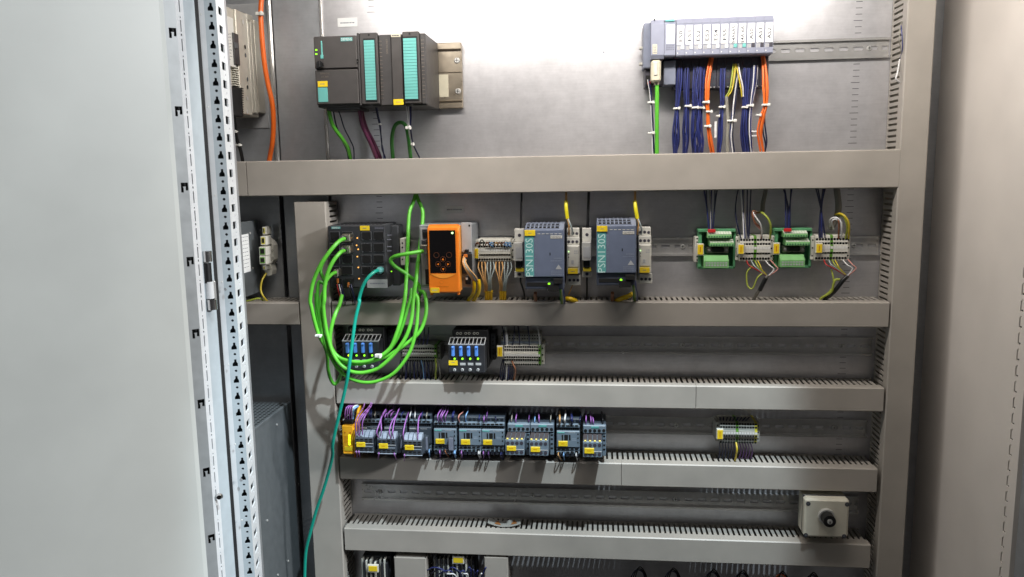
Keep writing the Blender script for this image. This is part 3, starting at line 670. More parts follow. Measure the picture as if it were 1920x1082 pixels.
eb('second all-blue wire bundle from the left under the io modules', [(440, 440, 48), (438, 560, 50), (438, 705, 52), (434, 860, 52), (436, 940, 50), (426, 1030, 46), (424, 1090, 42)], 18, [5.6, 5.6, 3.8, 6.2, 6.2, 3.8], 1.05, BL, ((447, 705, 54, 6),), seed=4)
eb('thickest blue wire bundle with two ties, left of the orange wires', [(522, 430, 48), (514, 560, 50), (510, 715, 52), (504, 860, 52), (510, 950, 50), (512, 1030, 46), (512, 1090, 42)], 34, [11.2, 11.2, 9.4, 11.2, 11.9, 10.0], 1.05, BL, ((497, 716, 56, 6), (540, 717, 56, 6)), seed=5)
eb('orange wire bundle with three ties in the middle of the io station', [(612, 360, 46), (596, 440, 54), (583, 560, 60), (582, 680, 62), (586, 745, 62), (590, 850, 60), (604, 960, 54), (618, 1030, 46), (620, 1090, 42)], 7, [4, 4, 4.5, 3.6, 3.2, 3.4, 4.5], 1.3, ['w_orange_w'], ((572, 678, 65, 6), (594, 744, 65, 5.5), (583, 846, 63, 6)), seed=6)
b5 = eb('blue wire bundle carrying a white marker strip', [(690, 440, 48), (688, 560, 50), (685, 710, 52), (676, 800, 52), (672, 920, 50), (662, 1030, 46), (660, 1090, 42)], 15, [5.0, 5.0, 3.2, 4.5, 5.0, 3.8], 1.05, BL, ((684, 712, 54, 5.5), (655, 775, 54, 3)), seed=7)
pb(b5, 'marker_strip', ZE, (632, 812, 648, 926), 55, 1, 'paper', .2)
b6 = eb('yellow-green wires joining a grey sheathed cable under the io station', [(772, 410, 48), (762, 500, 56), (745, 590, 60), (716, 640, 60)], 5, [3, 3.4, 3, 2.5], 1.25, ['w_yg', 'w_yellow_w', 'w_yg'], (), seed=8)
wire(b6, [(716, 636, 60), (722, 720, 58), (726, 830, 56), (722, 940, 52), (724, 1090, 44)], 2.8, 'w_grey_w', ZE)
tie(b6, ZE, 752, 808, 58, 8)
eb('blue wire bundle beside the grey sheathed cable', [(800, 470, 48), (786, 560, 50), (768, 700, 54), (756, 810, 55), (750, 920, 52), (764, 1030, 46), (768, 1090, 42)], 6, [3.1, 3.2, 3.2, 2.8, 3.8, 3.1], 1.3, ['w_blue_w', 'w_white_w', 'w_navy'], (), seed=9)
eb('white, brown and yellow wires arching right of the yellow-green wires', [(790, 410, 48), (804, 480, 54), (822, 570, 56), (828, 640, 54)], 4, [2.5, 2.6, 2.6, 2], 1.2, ['w_white_w', 'w_brown_w', 'w_yellow_w'], (), seed=10)
eb('left one of the two blue wire bundles tied side by side', [(854, 440, 48), (852, 560, 50), (846, 713, 52), (838, 860, 52), (846, 950, 50), (852, 1030, 46), (852, 1090, 42)], 19, [6.2, 5.6, 4.2, 6.2, 6.9, 5.0], 1.05, BL, ((843, 713, 55, 5),), seed=11)
eb('right one of the two blue wire bundles tied side by side', [(915, 420, 48), (908, 540, 50), (884, 702, 53), (876, 860, 52), (880, 950, 50), (888, 1030, 46), (888, 1090, 42)], 15, [5.6, 5.6, 3.8, 5.0, 5.0, 3.8], 1.05, ['w_blue_w', 'w_navy', 'w_white_w', 'w_blue_w'], ((880, 702, 56, 6),), seed=12)
b9 = eb('rightmost orange wire bundle with clear tag under the io station', [(972, 350, 46), (984, 440, 54), (990, 560, 60), (990, 695, 62), (968, 770, 62), (948, 880, 58), (955, 960, 52), (968, 1030, 46), (970, 1090, 42)], 6, [3, 4, 5, 3.2, 4.5, 4.5, 4], 1.3, ['w_orange_w'], ((990, 697, 65, 7), (940, 768, 64, 4)), seed=13)
wire(b9, [(985, 720, 60), (984, 820, 58), (994, 900, 56), (998, 960, 52), (986, 1030, 46), (984, 1090, 42)], 1.4, 'w_navy', ZE); wire(b9, [(995, 720, 60), (972, 830, 58), (975, 900, 55), (990, 980, 50), (980, 1090, 42)], 1.4, 'w_navy', ZE)
pb(b9, 'marker_strip', ZE, (894, 876, 928, 886), 57, 1.5, 'paper', .2); pb(b9, 'marker_strip', ZE, (896, 908, 928, 917), 57, 1.5, 'paper', .2)
loose = thing('loose_wire', 'loose blue and white wire end hooked over the right duct fingers', 'wire', P(1688, 60, 60))
wire(loose, [(1689, 45, 50), (1691, 62, 72), (1692, 90, 66), (1688, 110, 50)], .8, 'w_blue2'); wire(loose, [(1687, 112, 52), (1683, 135, 70), (1680, 148, 72), (1687, 155, 66)], 1.5, 'w_white_w'); wire(loose, [(1690, 40, 48), (1686, 70, 70), (1690, 100, 60)], .8, 'w_grey_w')

# ================================================================== row 2: switch
sw = thing('network_switch', 'dark grey network switch with rows of ports and amber leds', 'network switch', base_of(Y1, (372, 355, 890, 940), 100))
x0, x1, z0, z1 = rect(Y1, (378, 357, 905, 940), 100)
MB().box(x0 + 1, x1 - 1, -92, -9, z0, z1, 1.5).build('housing', 'switch_grey', sw)
MB().box(x0, x1, -100, -92, z0 + 2, z1 - .5, 1.5).build('front_panel', 'switch_front', sw)
MB().box(x1 - 4, x1 + 12, -50, -9, z0 - 2, z1 - 4, 2).build('side_bracket', 'switch_grey', sw)
mb = MB()
for i in range(12): mb.box(x0 + 12 + i * 7.4, x0 + 15 + i * 7.4, -80, -30, z1 - .2, z1 + .6)
mb.build('cooling_slots', 'hole', sw)
for ry in (458, 566, 672, 778):
    for rx, wd in ((432, 92), (548, 100), (725, 92), (838, 100)):
        rr = (rx - wd / 2, ry - 44, rx + wd / 2, ry + 38)
        xx0, xx1, zz0, zz1 = rect(Y1, rr, 100.6)
        po = MB().box(xx0, xx1, -101.5, -99.5, zz0, zz1, .4).build('port', 'port_metal', sw)
        MB().box(xx0 + 1.1, xx1 - 1.1, -102, -100, zz0 + 1.6, zz1 - .9, .3).box(xx0 + 4, xx1 - 4, -102, -100, zz0 + .8, zz0 + 1.7).build('port_opening', 'hole', po)
for (x, y) in ((640, 474), (633, 541), (648, 578), (640, 645), (649, 745), (656, 848)): led(sw, Y1, x, y, 100, 1.35, 'led_amber')
led(sw, Y1, 955, 782, 100, 1.2, 'led_green')
pb(sw, 'yellow_tag', Y1, (663, 361, 750, 405), 101, 1.4, 'yellow_tag', .3); scribble(sw, Y1, (690, 376, 722, 390), 101, 'ink_soft', 1)
pb(sw, 'brand_plate', Y1, (399, 370, 482, 391), 100.7, 1, 'teal', .2); p = P(*Y1(440, 380), 101); text(sw, 'SIEMENS', p.x, p.z, 100.7, 2.9, 'white', width=14)
scribble(sw, Y1, (800, 368, 882, 392), 100.2, 'ink_soft', 2)
for y in (447, 487, 553, 592): scribble(sw, Y1, (915, y - 8, 955, y + 8), 100.2, 'ink_soft', 1)
pb(sw, 'paper_label', Y1, (729, 856, 916, 934), 101, 1, 'light_grey', .2); scribble(sw, Y1, (755, 882, 890, 904), 101, 'ink_soft', 1)
for (x0_, x1_) in ((440, 500), (530, 600)): pb(sw, 'power_connector', Y1, (x0_, 850, x1_, 930), 104, 8, 'black', .6)
for (x, y) in ((557, 905), (458, 870)): pb(sw, 'connector_marking', Y1, (x - 9, y - 22, x + 9, y + 22), 105, 2, 'term_orange', .3)
for i, y in enumerate((478, 585)):
    pl = thing('network_plug', ('upper' if i == 0 else 'second') + ' metal network plug in the left ports of the switch', 'plug', P(*Y1(520, y + 30), 104))
    pb(pl, 'plug_shell', Y1, (492, y - 40, 572, y + 34), 122, 24, 'plug_metal', 2); pb(pl, 'plug_collar', Y1, (470, y - 28, 512, y + 28), 130, 16, 'port_metal', 3); pb(pl, 'latch', Y1, (520, y - 8, 552, y + 20), 124, 3, 'chrome', .8)
pl = thing('network_plug', 'lowest metal network plug at the left of the switch', 'plug', P(*Y1(440, 800), 104)); pb(pl, 'plug_shell', Y1, (415, 765, 462, 835), 122, 24, 'plug_metal', 2)
wb = thing('wire_bundle', 'black and red power wires under the left of the switch', 'wires', P(*Y1(520, 930), 104))
for (x, mt) in ((450, 'w_red_w'), (470, 'w_white_w'), (488, 'w_navy'), (560, 'w_black_w'), (580, 'w_navy')): wire(wb, [(x, 900, 104), (x + 14, 960, 104), (x + 34, 1040, 92), (x + 40, 1100, 70)], 1.2, mt, Y1)

# ---- green cable coil
GC = 'green network cables'
def gc(label, pts, r=3.5, mt='w_green', name='network_cable'):
    return cable(name, label, 'cable', pts, r, mt, PX, 12, 9, GC)
def q1(*a): return [(*Y1(x, y), d) for x, y, d in a]
def q5(*a): return [(*Y5(x, y), d) for x, y, d in a]
gc('green cable from the uppermost switch plug, outermost at the left of the coil', q1((520, 480, 128), (470, 505, 146), (395, 585, 160), (300, 720, 168), (232, 880, 168), (205, 1040, 166)) + q5((118, 130, 164), (150, 270, 160), (190, 390, 156), (240, 480, 150), (300, 570, 148), (420, 632, 150), (560, 650, 152), (740, 605, 150), (850, 560, 146), (1000, 460, 138), (1110, 360, 128), (1160, 250, 120), (1178, 130, 112), (1160, 0, 104)) + q1((1215, 960, 98), (1200, 900, 96), (1100, 812, 104), (990, 738, 116), (948, 690, 122), (958, 660, 124), (1010, 636, 128), (1120, 615, 126), (1230, 596, 112), (1262, 592, 106)))
gc('green cable from the second switch plug, hanging in the deepest loop', q1((515, 590, 128), (480, 610, 146), (415, 690, 158), (365, 800, 164), (338, 930, 166), (335, 1040, 166)) + q5((228, 120, 164), (240, 250, 160), (268, 400, 158), (310, 540, 158), (370, 640, 158), (440, 700, 160), (520, 730, 162), (620, 728, 160), (740, 685, 156), (880, 560, 148), (990, 400, 140), (1040, 240, 132), (1058, 60, 122)) + q1((1180, 880, 114), (1200, 700, 100), (1222, 500, 84), (1240, 330, 66), (1240, 220, 56), (1200, 120, 46), (1180, 60, 40)))
gc('green cable from the lowest switch plug, making the second deepest loop', q1((440, 790, 126), (400, 810, 140), (352, 870, 156), (330, 960, 162)) + q5((205, 60, 160), (205, 200, 156), (218, 340, 154), (260, 500, 152), (310, 610, 150), (370, 705, 152), (470, 782, 156), (600, 822, 158), (740, 806, 156), (890, 725, 152), (1020, 550, 144), (1080, 350, 136), (1098, 180, 128), (1098, 50, 120)) + q1((1165, 960, 112), (1180, 850, 106), (1195, 700, 92)), 3.2)
gc('paler green cable rising from the switch underside to the left loop', q5((398, 20, 110), (375, 110, 128), (335, 200, 144), (305, 300, 150), (290, 400, 152), (300, 500, 152), (370, 590, 154), (480, 628, 158), (600, 632, 158), (720, 600, 156), (840, 510, 150), (900, 380, 146), (940, 250, 140), (970, 100, 132), (985, 0, 126)) + q1((1085, 960, 116), (1098, 700, 98), (1108, 450, 84), (1110, 360, 76), (1122, 230, 64), (1160, 130, 50), (1178, 60, 42)))
gc('green cable in the middle of the coil with a small tail loop', q5((160, 0, 158), (165, 150, 156), (185, 300, 152), (215, 420, 146), (262, 560, 136), (268, 680, 118), (290, 780, 104), (330, 838, 98), (370, 800, 100), (395, 730, 118), (440, 660, 140), (560, 640, 150), (700, 612, 152), (810, 545, 148), (900, 430, 142), (960, 290, 136), (1000, 150, 128), (1035, 30, 120)) + q1((1140, 940, 112),), 3.2, 'w_green2')
gc('green cable dropping behind the orange gateway into the duct', q1((1225, 980, 90), (1205, 1020, 88), (1185, 1082, 84)) + q5((1108, 60, 80), (1100, 110, 60)), 3.2, 'w_green2')
gc('short green cable strand inside the left loop of the coil', q1((350, 900, 158), (300, 760, 160), (380, 600, 154)) [::-1] + q1((285, 880, 160), (270, 1040, 160)) + q5((175, 120, 158), (195, 250, 154), (205, 370, 152), (232, 470, 148)), 3.2, 'w_green2')
ct = tag(tie(None, Y5, 735, 575, 162, 6, 3), 'white cable tie at the bottom of the green coil', 'cable tie'); ct.name = 'cable_tie'
ct = tag(tie(None, Y5, 183, 390, 164, 6, 2), 'pale cable tie on the left side of the green coil', 'cable tie')
tc = thing('patch_cable', 'teal patch cable from the lower switch port trailing to the bottom', 'cable', P(*Y1(840, 770), 110))
pb(tc, 'plug_boot', Y1, (800, 748, 862, 808), 126, 22, 'teal', 4)
tp = q1((845, 772, 118), (800, 785, 136), (740, 838, 146), (690, 920, 150), (655, 1040, 152)) + q5((560, 80, 154), (522, 250, 158), (492, 470, 164), (462, 700, 168), (430, 880, 164)) + [(*X2(x, y), d) for x, y, d in ((232, -90, 150), (225, 20, 132), (196, 140, 118), (160, 260, 112), (118, 380, 108), (75, 540, 104), (48, 660, 100), (40, 830, 96), (40, 1000, 96))]
wire(tc, tp, 3.1, 'w_tealc', PX, 'cable_jacket', 12, 8)

# ---- orange gateway
gw = thing('gateway_unit', 'orange fronted gateway with black screen and arrow buttons on grey case', 'gateway', base_of(Y2, (280, 190, 880, 910), 95))
x0, x1, z0, z1 = rect(Y2, (282, 190, 872, 900), 95)
MB().box(x0, x1, -95, -9, z0, z1, 1.5).build('rear_case', 'gateway_grey', gw)
MB().box(x0 + 3, x0 + 15, -96, -94, z0 + 5, z1 - 5, .5).build('side_panel', 'light_grey', gw)
pb(gw, 'port', Y2, (310, 240, 370, 345), 97, 3, 'port_metal', .5); pb(gw, 'port_opening', Y2, (316, 270, 366, 335), 97.6, 3, 'hole', .5)
pb(gw, 'port', Y2, (345, 690, 395, 860), 97, 3, 'matt_black', .5)
pb(gw, 'right_panel', Y2, (752, 165, 868, 500), 97, 3, 'light_grey', .6); pb(gw, 'catch', Y2, (832, 188, 850, 210), 97.6, 1, 'hole', .2)
pb(gw, 'terminal_plug', Y2, (786, 470, 832, 502), 103, 8, 'black', .8); pb(gw, 'terminal_plug', Y2, (758, 520, 868, 740), 103, 9, 'matt_black', .8); pb(gw, 'terminal_plug', Y2, (795, 770, 858, 860), 103, 8, 'black', .8)
pb(gw, 'connector_marking', Y2, (778, 522, 820, 556), 104, 2, 'term_orange', .4); pb(gw, 'connector_marking', Y2, (800, 785, 822, 812), 104, 1.5, 'white', .3)
fx0, fx1, fz0, fz1 = rect(Y2, (384, 190, 702, 962), 122)
poly = [(-96, fz1 - 1), (-108, fz1), (-116, fz1 - 2), (-121, fz1 - 6), (-122, fz1 - 11), (-122, fz0 + 3), (-119, fz0), (-96, fz0)]
fr = MB().prism_x(poly, fx0, fx1 + 1.5).build('orange_front', 'orange_case', gw)
MB().prism_x([(-96, fz1 - 3), (-116, fz1 - 5), (-119, fz1 - 12), (-119, fz0 + 4), (-96, fz0 + 3)], fx1 + 1.5, fx1 + 4).build('side_wing', 'orange_light', gw)
MB().prism_x([(-96, fz1 - 3), (-116, fz1 - 5), (-119, fz1 - 12), (-119, fz0 + 4), (-96, fz0 + 3)], fx0 - 1.6, fx0).build('side_wing', 'orange_case', gw)
pb(gw, 'screen', Y2, (394, 252, 688, 736), 122.8, 1.6, 'screen', .5)
a0 = P(*Y2(400, 742), 122); a1 = P(*Y2(694, 742), 122); dip = 8.5
mb = MB(); mb.prism_y([(a0.x + (a1.x - a0.x) * i / 12, a0.z - dip * math.sin(math.pi * i / 12)) for i in range(13)], -122.7, -121.5); mb.build('front_scoop', 'orange_light', gw)
for (x, y) in ((470, 532), (613, 530), (545, 578), (490, 634), (602, 634), (548, 690)):
    p = P(*Y2(x, y), 122.8); bt = MB().ring(p, (0, -1, 0), 4.4, 5.2, .7, 20).build('button', 'button_ring', gw)
    k = [(545, 578), (490, 634), (602, 634), (548, 690)]
    if (x, y) in k:
        a = {0: 90, 1: 180, 2: 0, 3: -90}[k.index((x, y))]
        MB().prism_y([(p.x + 2.5 * math.cos(math.radians(a + w)), p.z + 2.5 * math.sin(math.radians(a + w))) for w in (0, 130, 230)], p.y - .7, p.y - .1).build('arrow_mark', 'orange_case', bt)
led(gw, Y2, 650, 282, 122.8, 1.9, 'led_white')
pb(gw, 'yellow_tag', Y2, (402, 900, 503, 957), 123.4, 1.4, 'yellow_tag', .3); scribble(gw, Y2, (425, 918, 480, 938), 123.4, 'cream', 1)
scribble(gw, Y2, (470, 880, 612, 892), 122.2, 'safety_dark', 1); p = P(*Y2(530, 835), 122); MB().ring(p, (0, -1, 0), 3, 3.5, .3, 14).build('embossed_mark', 'safety_dark', gw)
for x in (414, 716): pb(gw, 'foot', Y2, (x - 16, 955, x + 16, 986), 112, 8, 'orange_case', 1.5)
pl = thing('network_plug', 'metal network plug at the left side of the orange gateway', 'plug', P(*Y2(330, 500), 100)); pb(pl, 'plug_shell', Y2, (282, 415, 372, 515), 112, 18, 'plug_metal', 2); pb(pl, 'latch', Y2, (300, 360, 362, 412), 108, 10, 'port_metal', 1)
wb = thing('wire_bundle', 'tan wires looping from the gateway side into two yellow cables', 'wires', P(*Y2(790, 560), 104))
for k, mt in enumerate(('w_tan_w', 'w_tan_w', 'w_bluegrey_w', 'w_tan_w')):
    wire(wb, [(780 + k * 8, 540 + k * 14, 102), (768 + k * 10, 610, 112), (800 + k * 14, 690, 116), (850 + k * 20, 770, 110), (886 + k * 18, 830, 100)], 1.4, mt, Y2)
for (x, dx) in ((890, -36), (945, -30)): wire(wb, [(x, 810, 100), (x + 8, 880, 98), (x - 2, 960, 88), (x + dx - 20, 1040, 66), (x + dx - 50, 1090, 50)], 3.4, 'w_yellow_c', Y2, 'cable_jacket', 10, label='yellow cable sheath')
br = thing('end_bracket', 'white rail end bracket between the switch and the orange gateway', 'end bracket', P(*Y1(1055, 730), 30))
pb(br, 'bracket_body', Y1, (1034, 478, 1078, 726), 50, 40, 'term_white', 1); pb(br, 'clamp_foot', Y1, (1060, 500, 1090, 700), 30, 20, 'term_grey', 1)
mb = MB()
for y in (520, 560, 620, 670): p = P(*Y1(1056, y), 50); mb.cyl(p, (0, -1, 0), 1.6, .5, 8)
mb.build('bracket_hole', 'hole', br)

# ---- terminal strips
def terminal_strip(label, zf, r, d, n, colours=None, tagr=None, rows=((.16, 1), (.32, 0), (.66, 0), (.88, 1)), marker=True, ends=True, white='term_white', grp='terminal strips on the rails'):
    x0, x1, z0, z1 = rect(zf, r, d); t = thing('terminal_strip', label, 'terminal strip', ((x0 + x1) / 2, -8, z0), grp)
    e = 6.5 if ends else 0
    pw = (x1 - x0 - 2 * e) / n; h = z1 - z0
    meshes = {}
    def slice_mesh(cmat):
        if cmat in meshes: return meshes[cmat]
        mb = MB(); w = pw / 2 - .12
        prof = [(18, -h / 2), (-d + 18 + d * .45, -h / 2), (-d + d * .30 + d * .45 - 22, -h / 2 + 3)]
        f = d / 2  # local y: front = -f, back = +f
        mb.prism_x([(f - 8, -h * .5), (-f + 9, -h * .5), (-f + 4, -h * .46), (-f + 2, -h * .16), (-f, -h * .14), (-f, h * .12), (-f + 2, h * .14), (-f + 4, h * .46), (-f + 9, h * .5), (f - 8, h * .5)], -w, w)
        def yf(fr):   # surface at height fraction from the top
            z = h * .5 - fr * h
            a = abs(z) / h
            return -f if a < .13 else (-f + 2 + 2 * (a - .15) / .31)
        for fr, rnd in rows:
            z = h * .5 - fr * h; hw = min(pw * .40, 2.4); hh = hw if rnd else hw * 1.0; y = yf(fr)
            if rnd: mb.cyl((0, y + .2, z), (0, -1, 0), hw * 1.15, .5, 8, 1, smooth=False)
            else: mb.box(-hw, hw, y - .3, y + .3, z - hh, z + hh, 0, 1)
        if marker: mb.box(-w * .85, w * .85, -f - .35, -f + .2, -h * .02, h * .08, 0, 2)
        meshes[cmat] = mb.mesh('terminal', [cmat, 'hole', 'white'], Vector((0, 0, 0))); return meshes[cmat]
    for i in range(n):
        cm_ = (colours or {}).get(i, white)
        o = bpy.data.objects.new('terminal', slice_mesh(cm_)); col.objects.link(o)
        place(o, (x0 + e + (i + .5) * pw, -d / 2, (z0 + z1) / 2 + random.uniform(-.15, .15)), t)
    if ends:
        for xx in (x0, x1 - e):
            mb = MB().box(xx + .2, xx + e - .3, -d * .82, -8, z0 + 2, z1 - 2, .8)
            for k in (.2, .5, .8): mb.cyl((xx + e / 2, -d * .82, z0 + h * k), (0, -1, 0), 1.5, .4, 8, 1, smooth=False)
            mb.build('end_bracket', [white, 'hole'], t)
    if tagr:
        a0, a1, b0, b1 = rect(zf, tagr, d + 5)
        MB().box(a0 - 1, a1 + 1, -d - 4, -d + 4, b0 - 1, b1 + 1.6, .5).build('tag_holder', 'term_white', t)
        g = MB().box(a0, a1, -d - 5, -d - 3.9, b0, b1, .3).build('yellow_tag', 'yellow_tag', t)
        MB().box((a0 + a1) / 2 - .9, (a0 + a1) / 2 + .5, -d - 5.15, -d - 5, b0 + 3, b1 - 3).build('print', 'safety_dark', g)
    return t
T1 = terminal_strip('white terminal strip with blue bridges between orange gateway and first breaker', Y2, (900, 352, 1345, 612), 55, 13, {}, (888, 460, 942, 568))
mb_src = [(930, 'w_brown_w', 1), (980, 'w_black_w', 0), (1040, 'w_brown_w', 0), (1090, 'w_lblue_w', 0), (1140, 'w_tan_w', 0), (1180, 'w_brown_w', 0), (1225, 'w_brown_w', 0), (1250, 'w_lblue_w', 0), (1290, 'w_lblue_w', 0)]
wj = thing('jumper_wires', 'short brown and blue jumper wires along the gateway terminal strip', 'wires', P(*Y2(1100, 430), 56))
for i, (x, mt, f) in enumerate(mb_src):
    hgt = 360 if mt == 'w_black_w' else 392
    wire(wj, [(x - 18, 425, 52), (x - 12, hgt + 12, 60), (x + 4, hgt, 62), (x + 18, hgt + 12, 60), (x + 24, 430, 52)], 1.1, mt, Y2)
    if 'blue' in mt: wire(wj, [(x - 20, 400, 56), (x, 420, 60), (x + 20, 436, 54)], 1.5, 'w_lblue_w', Y2)
wb = thing('wire_bundle', 'tan and pale grey wires hanging from the gateway terminal strip into yellow cables', 'wires', P(*Y2(1100, 610), 50))
cols_ = ['w_tan_w', 'w_tan_w', 'w_tan_w', 'w_bluegrey_w', 'w_bluegrey_w', 'w_bluegrey_w', 'w_tan_w', 'w_tan_w', 'w_tan_w', 'w_bluegrey_w', 'w_bluegrey_w', 'w_bluegrey_w']
for i, mt in enumerate(cols_):
    x = 950 + i * 32.5; tx = (1045 if i < 6 else 1215) + (i % 6 - 2.5) * 14; sw_ = -8 + (i % 3) * 8
    wire(wb, [(x, 605, 48), (x + 2 + sw_, 680, 62), ((x + tx) / 2 - sw_, 790, 66), (tx + 6, 880, 62), (tx, 950, 54)], 1.35, mt, Y2)
for cxx in (1030, 1060, 1090, 1195, 1220, 1245): wire(wb, [(cxx + 2, 935, 56), (cxx, 1000, 50), (cxx - 4, 1085, 40)], 2.6, 'w_yellow_c', Y2, 'cable_jacket', 8, label='yellow cable sheath')

# ---- breakers, power supplies, relays
def breaker(label, x, y0, y1, dx=0):
    t = thing('circuit_breaker', label, 'circuit breaker', base_of(Y3, (x, y0, x + 84, y1), 60), 'slim white circuit breakers')
    h = y1 - y0; f = lambda k: y0 + h * k
    X = rect(Y3, (x, f(0), x + 84, f(1)), 50)
    MB().box(X[0], X[1], -50, -9, X[2], X[3], .8).build('housing', 'breaker_white', t)
    X2_ = rect(Y3, (x, f(.0), x + 84, f(.27)), 60); MB().box(X2_[0], X2_[1], -58, -49, X2_[2], X2_[3], .8).build('upper_terminal_block', 'breaker_white', t)
    MB().box(X[0], X[1], -74, -49, *rect(Y3, (x, f(.28), x + 84, f(.66)), 72)[2:], 1.2).build('operating_front', 'breaker_grey', t)
    pb(t, 'printed_panel', Y3, (x + 12, f(.38), x + 72, f(.60)), 74.6, .9, 'light_grey', .1)
    MB().box(X[0] + 3, X[1] - 3, -68, -50, *rect(Y3, (x, f(.64), x + 84, f(.80)), 68)[2:], 1).build('dark_recess', 'matt_black', t)  # black block standing in for the shaded recess below the lever
    pb(t, 'yellow_tag', Y3, (x + 8, f(.80), x + 84, f(.88)), 66, 3, 'w_yellow_w', .3)
    MB().box(X[0], X[1], -60, -49, *rect(Y3, (x, f(.87), x + 84, f(1)), 60)[2:], .8).build('lower_terminal_block', 'breaker_white', t)
    for k, dd in ((.13, 58), (.93, 60)):
        p = P(*Y3(x + 44, f(k)), dd); MB().cyl(p, (0, -1, 0), 3.0, .5, 12).build('terminal_screw', 'et_dark', t)
    return t
breaker('slim white circuit breaker left of the first blue power supply', 74, 340, 790)
breaker('slim white circuit breaker between the two blue power supplies', 696, 335, 788)
for (x, s, lab) in ((128, 0, 'black wire from top duct to the first circuit breaker'), (745, 0, 'black wire from top duct to the second circuit breaker')):
    cable('supply_wire', lab, 'wire', [(x + 12, -20, 40), (x + 10, 60, 44), (x + 6, 180, 50), (x + 2, 330, 52), (x + 2, 350, 52)], 2.0 if x < 400 else 2.6, 'w_black_w', Y3)
for (x, lab) in ((128, 'black wire from the first circuit breaker down to the duct'), (740, 'black wire from the second circuit breaker down to the duct')):
    cable('supply_wire', lab, 'wire', [(x, 775, 52), (x + 2, 830, 54), (x + 24, 900, 52), (x + 36, 960, 46), (x + 38, 1060, 36)] if x < 400 else [(x, 775, 52), (x, 860, 54), (x, 950, 46), (x, 1060, 36)], 1.8, 'w_black_w', Y3)
def psu(label, fx0, fy0, fx1, fy1, ox, oy):
    t = thing('power_supply', label, 'power supply', base_of(Y3, (fx0, fy0, fx1, fy1), 120), 'blue grey interface power supplies')
    x0, x1, z0, z1 = rect(Y3, (fx0, fy0, fx1, fy1), 120)
    zl = P(*Y3((fx0 + fx1) / 2, fy1 + 108), 112).z
    MB().prism_x([(-10, z1 + 6), (-84, z1 + 6), (-112, z1 - 1), (-112, zl), (-10, zl)], x0 + .6, x1 - .6).build('housing', 'psu_blue', t)
    MB().box(x0, x1, -120, -111, z0, z1, 1.5).build('front_panel', 'psu_blue', t)
    MB().box(x0 + 1, x1 - 1, -116, -111, zl, z0 - .5, 1.2).build('lower_front', 'psu_dark', t)
    # vent grille: bars over a dark opening on the sloping top
    mb = MB()
    for k in range(8):
        xx = x0 + 2 + k * (x1 - x0 - 12) / 8
        mb.prism_x([(-111, z1 + 1.5), (-84, z1 + 8.5), (-40, z1 + 8.5), (-40, z1 + 6.5), (-84, z1 + 6.5), (-110, z1 - .2)], xx, xx + 2.1)
    for (ya, za) in ((-111, z1 + .6), (-97, z1 + 4.4), (-82, z1 + 7.4), (-60, z1 + 7.6)): mb.box(x0 + 1, x1 - 8, ya - 1, ya + 1.6, za - .6, za + 1.2)
    mb.prism_x([(-113, z1), (-84, z1 + 8.5), (-30, z1 + 8.5), (-30, z1 + 6), (-84, z1 + 6), (-112, z1 - 1)], x1 - 9, x1 - .3)
    mb.build('vent_grille', 'psu_grille', t)
    MB().prism_x([(-110, z1 + .2), (-84, z1 + 6.6), (-40, z1 + 6.6), (-40, z1 + 6.1), (-84, z1 + 6.1), (-110, z1 - .2)], x0 + 2, x1 - 9).build('vent_opening', 'hole', t)
    X = lambda u: fx0 + u; Yf = lambda v: fy0 + v
    pb(t, 'type_strip', Y3, (X(8), Yf(58), X(90), Yf(432)), 120.6, 1, 'teal', .2)
    p = P(*Y3(X(49), Yf(258)), 121); text(t, 'PSN130S', p.x, p.z, 120.6, 13, 'psn_print', rot=1, width=68, name='lettering')
    p = P(*Y3(X(108), Yf(258)), 121); text(t, 'POWER FOR AS-INTERFACE', p.x, p.z, 120.1, 2.6, 'psu_grille', rot=1, width=64)
    pb(t, 'yellow_tag', Y3, (X(5), Yf(5), X(102), Yf(58)), 122.4, 3, 'yellow_tag', .3); scribble(t, Y3, (X(38), Yf(26), X(70), Yf(38)), 122.4, 'ink_soft', 1)
    for k in range(6): pb(t, 'vent_slot', Y3, (X(124 + k * 39), Yf(37), X(150 + k * 39), Yf(42)), 120.4, 1, 'offwhite', .1)
    pb(t, 'brand_plate', Y3, (X(244), Yf(55), X(350), Yf(82)), 120.6, 1, 'offwhite', .2); p = P(*Y3(X(297), Yf(68)), 121); text(t, 'SIEMENS', p.x, p.z, 120.6, 3.4, 'ink_soft', width=17)
    scribble(t, Y3, (X(275), Yf(255), X(350), Yf(275)), 120.1, 'psu_grille', 1, seed=1); scribble(t, Y3, (X(245), Yf(280), X(350), Yf(296)), 120.1, 'psu_grille', 1, seed=2)
    scribble(t, Y3, (X(330), Yf(302), X(350), Yf(314)), 120.1, 'psu_grille', 1, seed=5); scribble(t, Y3, (X(250), Yf(375), X(350), Yf(422)), 120.1, 'psu_grille', 3, seed=3)
    ta, tb, tt = P(*Y3(X(290), Yf(365)), 120), P(*Y3(X(350), Yf(365)), 120), P(*Y3(X(318), Yf(322)), 120)
    MB().prism_y([(ta.x, ta.z), (tb.x, tb.z), (tt.x, tt.z)], -120.5, -119.8).build('warning_triangle', 'light_grey', t)
    p = P(*Y3(X(240), Yf(225)), 120); MB().box(p.x - .8, p.x + .8, -120.4, -119.5, p.z - 2.4, p.z + 2.4).build('mounting_mark', 'hole', t)
    pb(t, 'lower_window', Y3, (X(25), fy1 + 48, X(215), fy1 + 84), 116.6, 1, 'matt_black', .3)
    pb(t, 'output_connector', Y3, (X(270), fy1 + 14, X(355), fy1 + 62), 122, 8, 'matt_black', .6); pb(t, 'output_connector', Y3, (X(212), fy1 + 68, X(320), fy1 + 130), 120, 10, 'matt_black', .6)
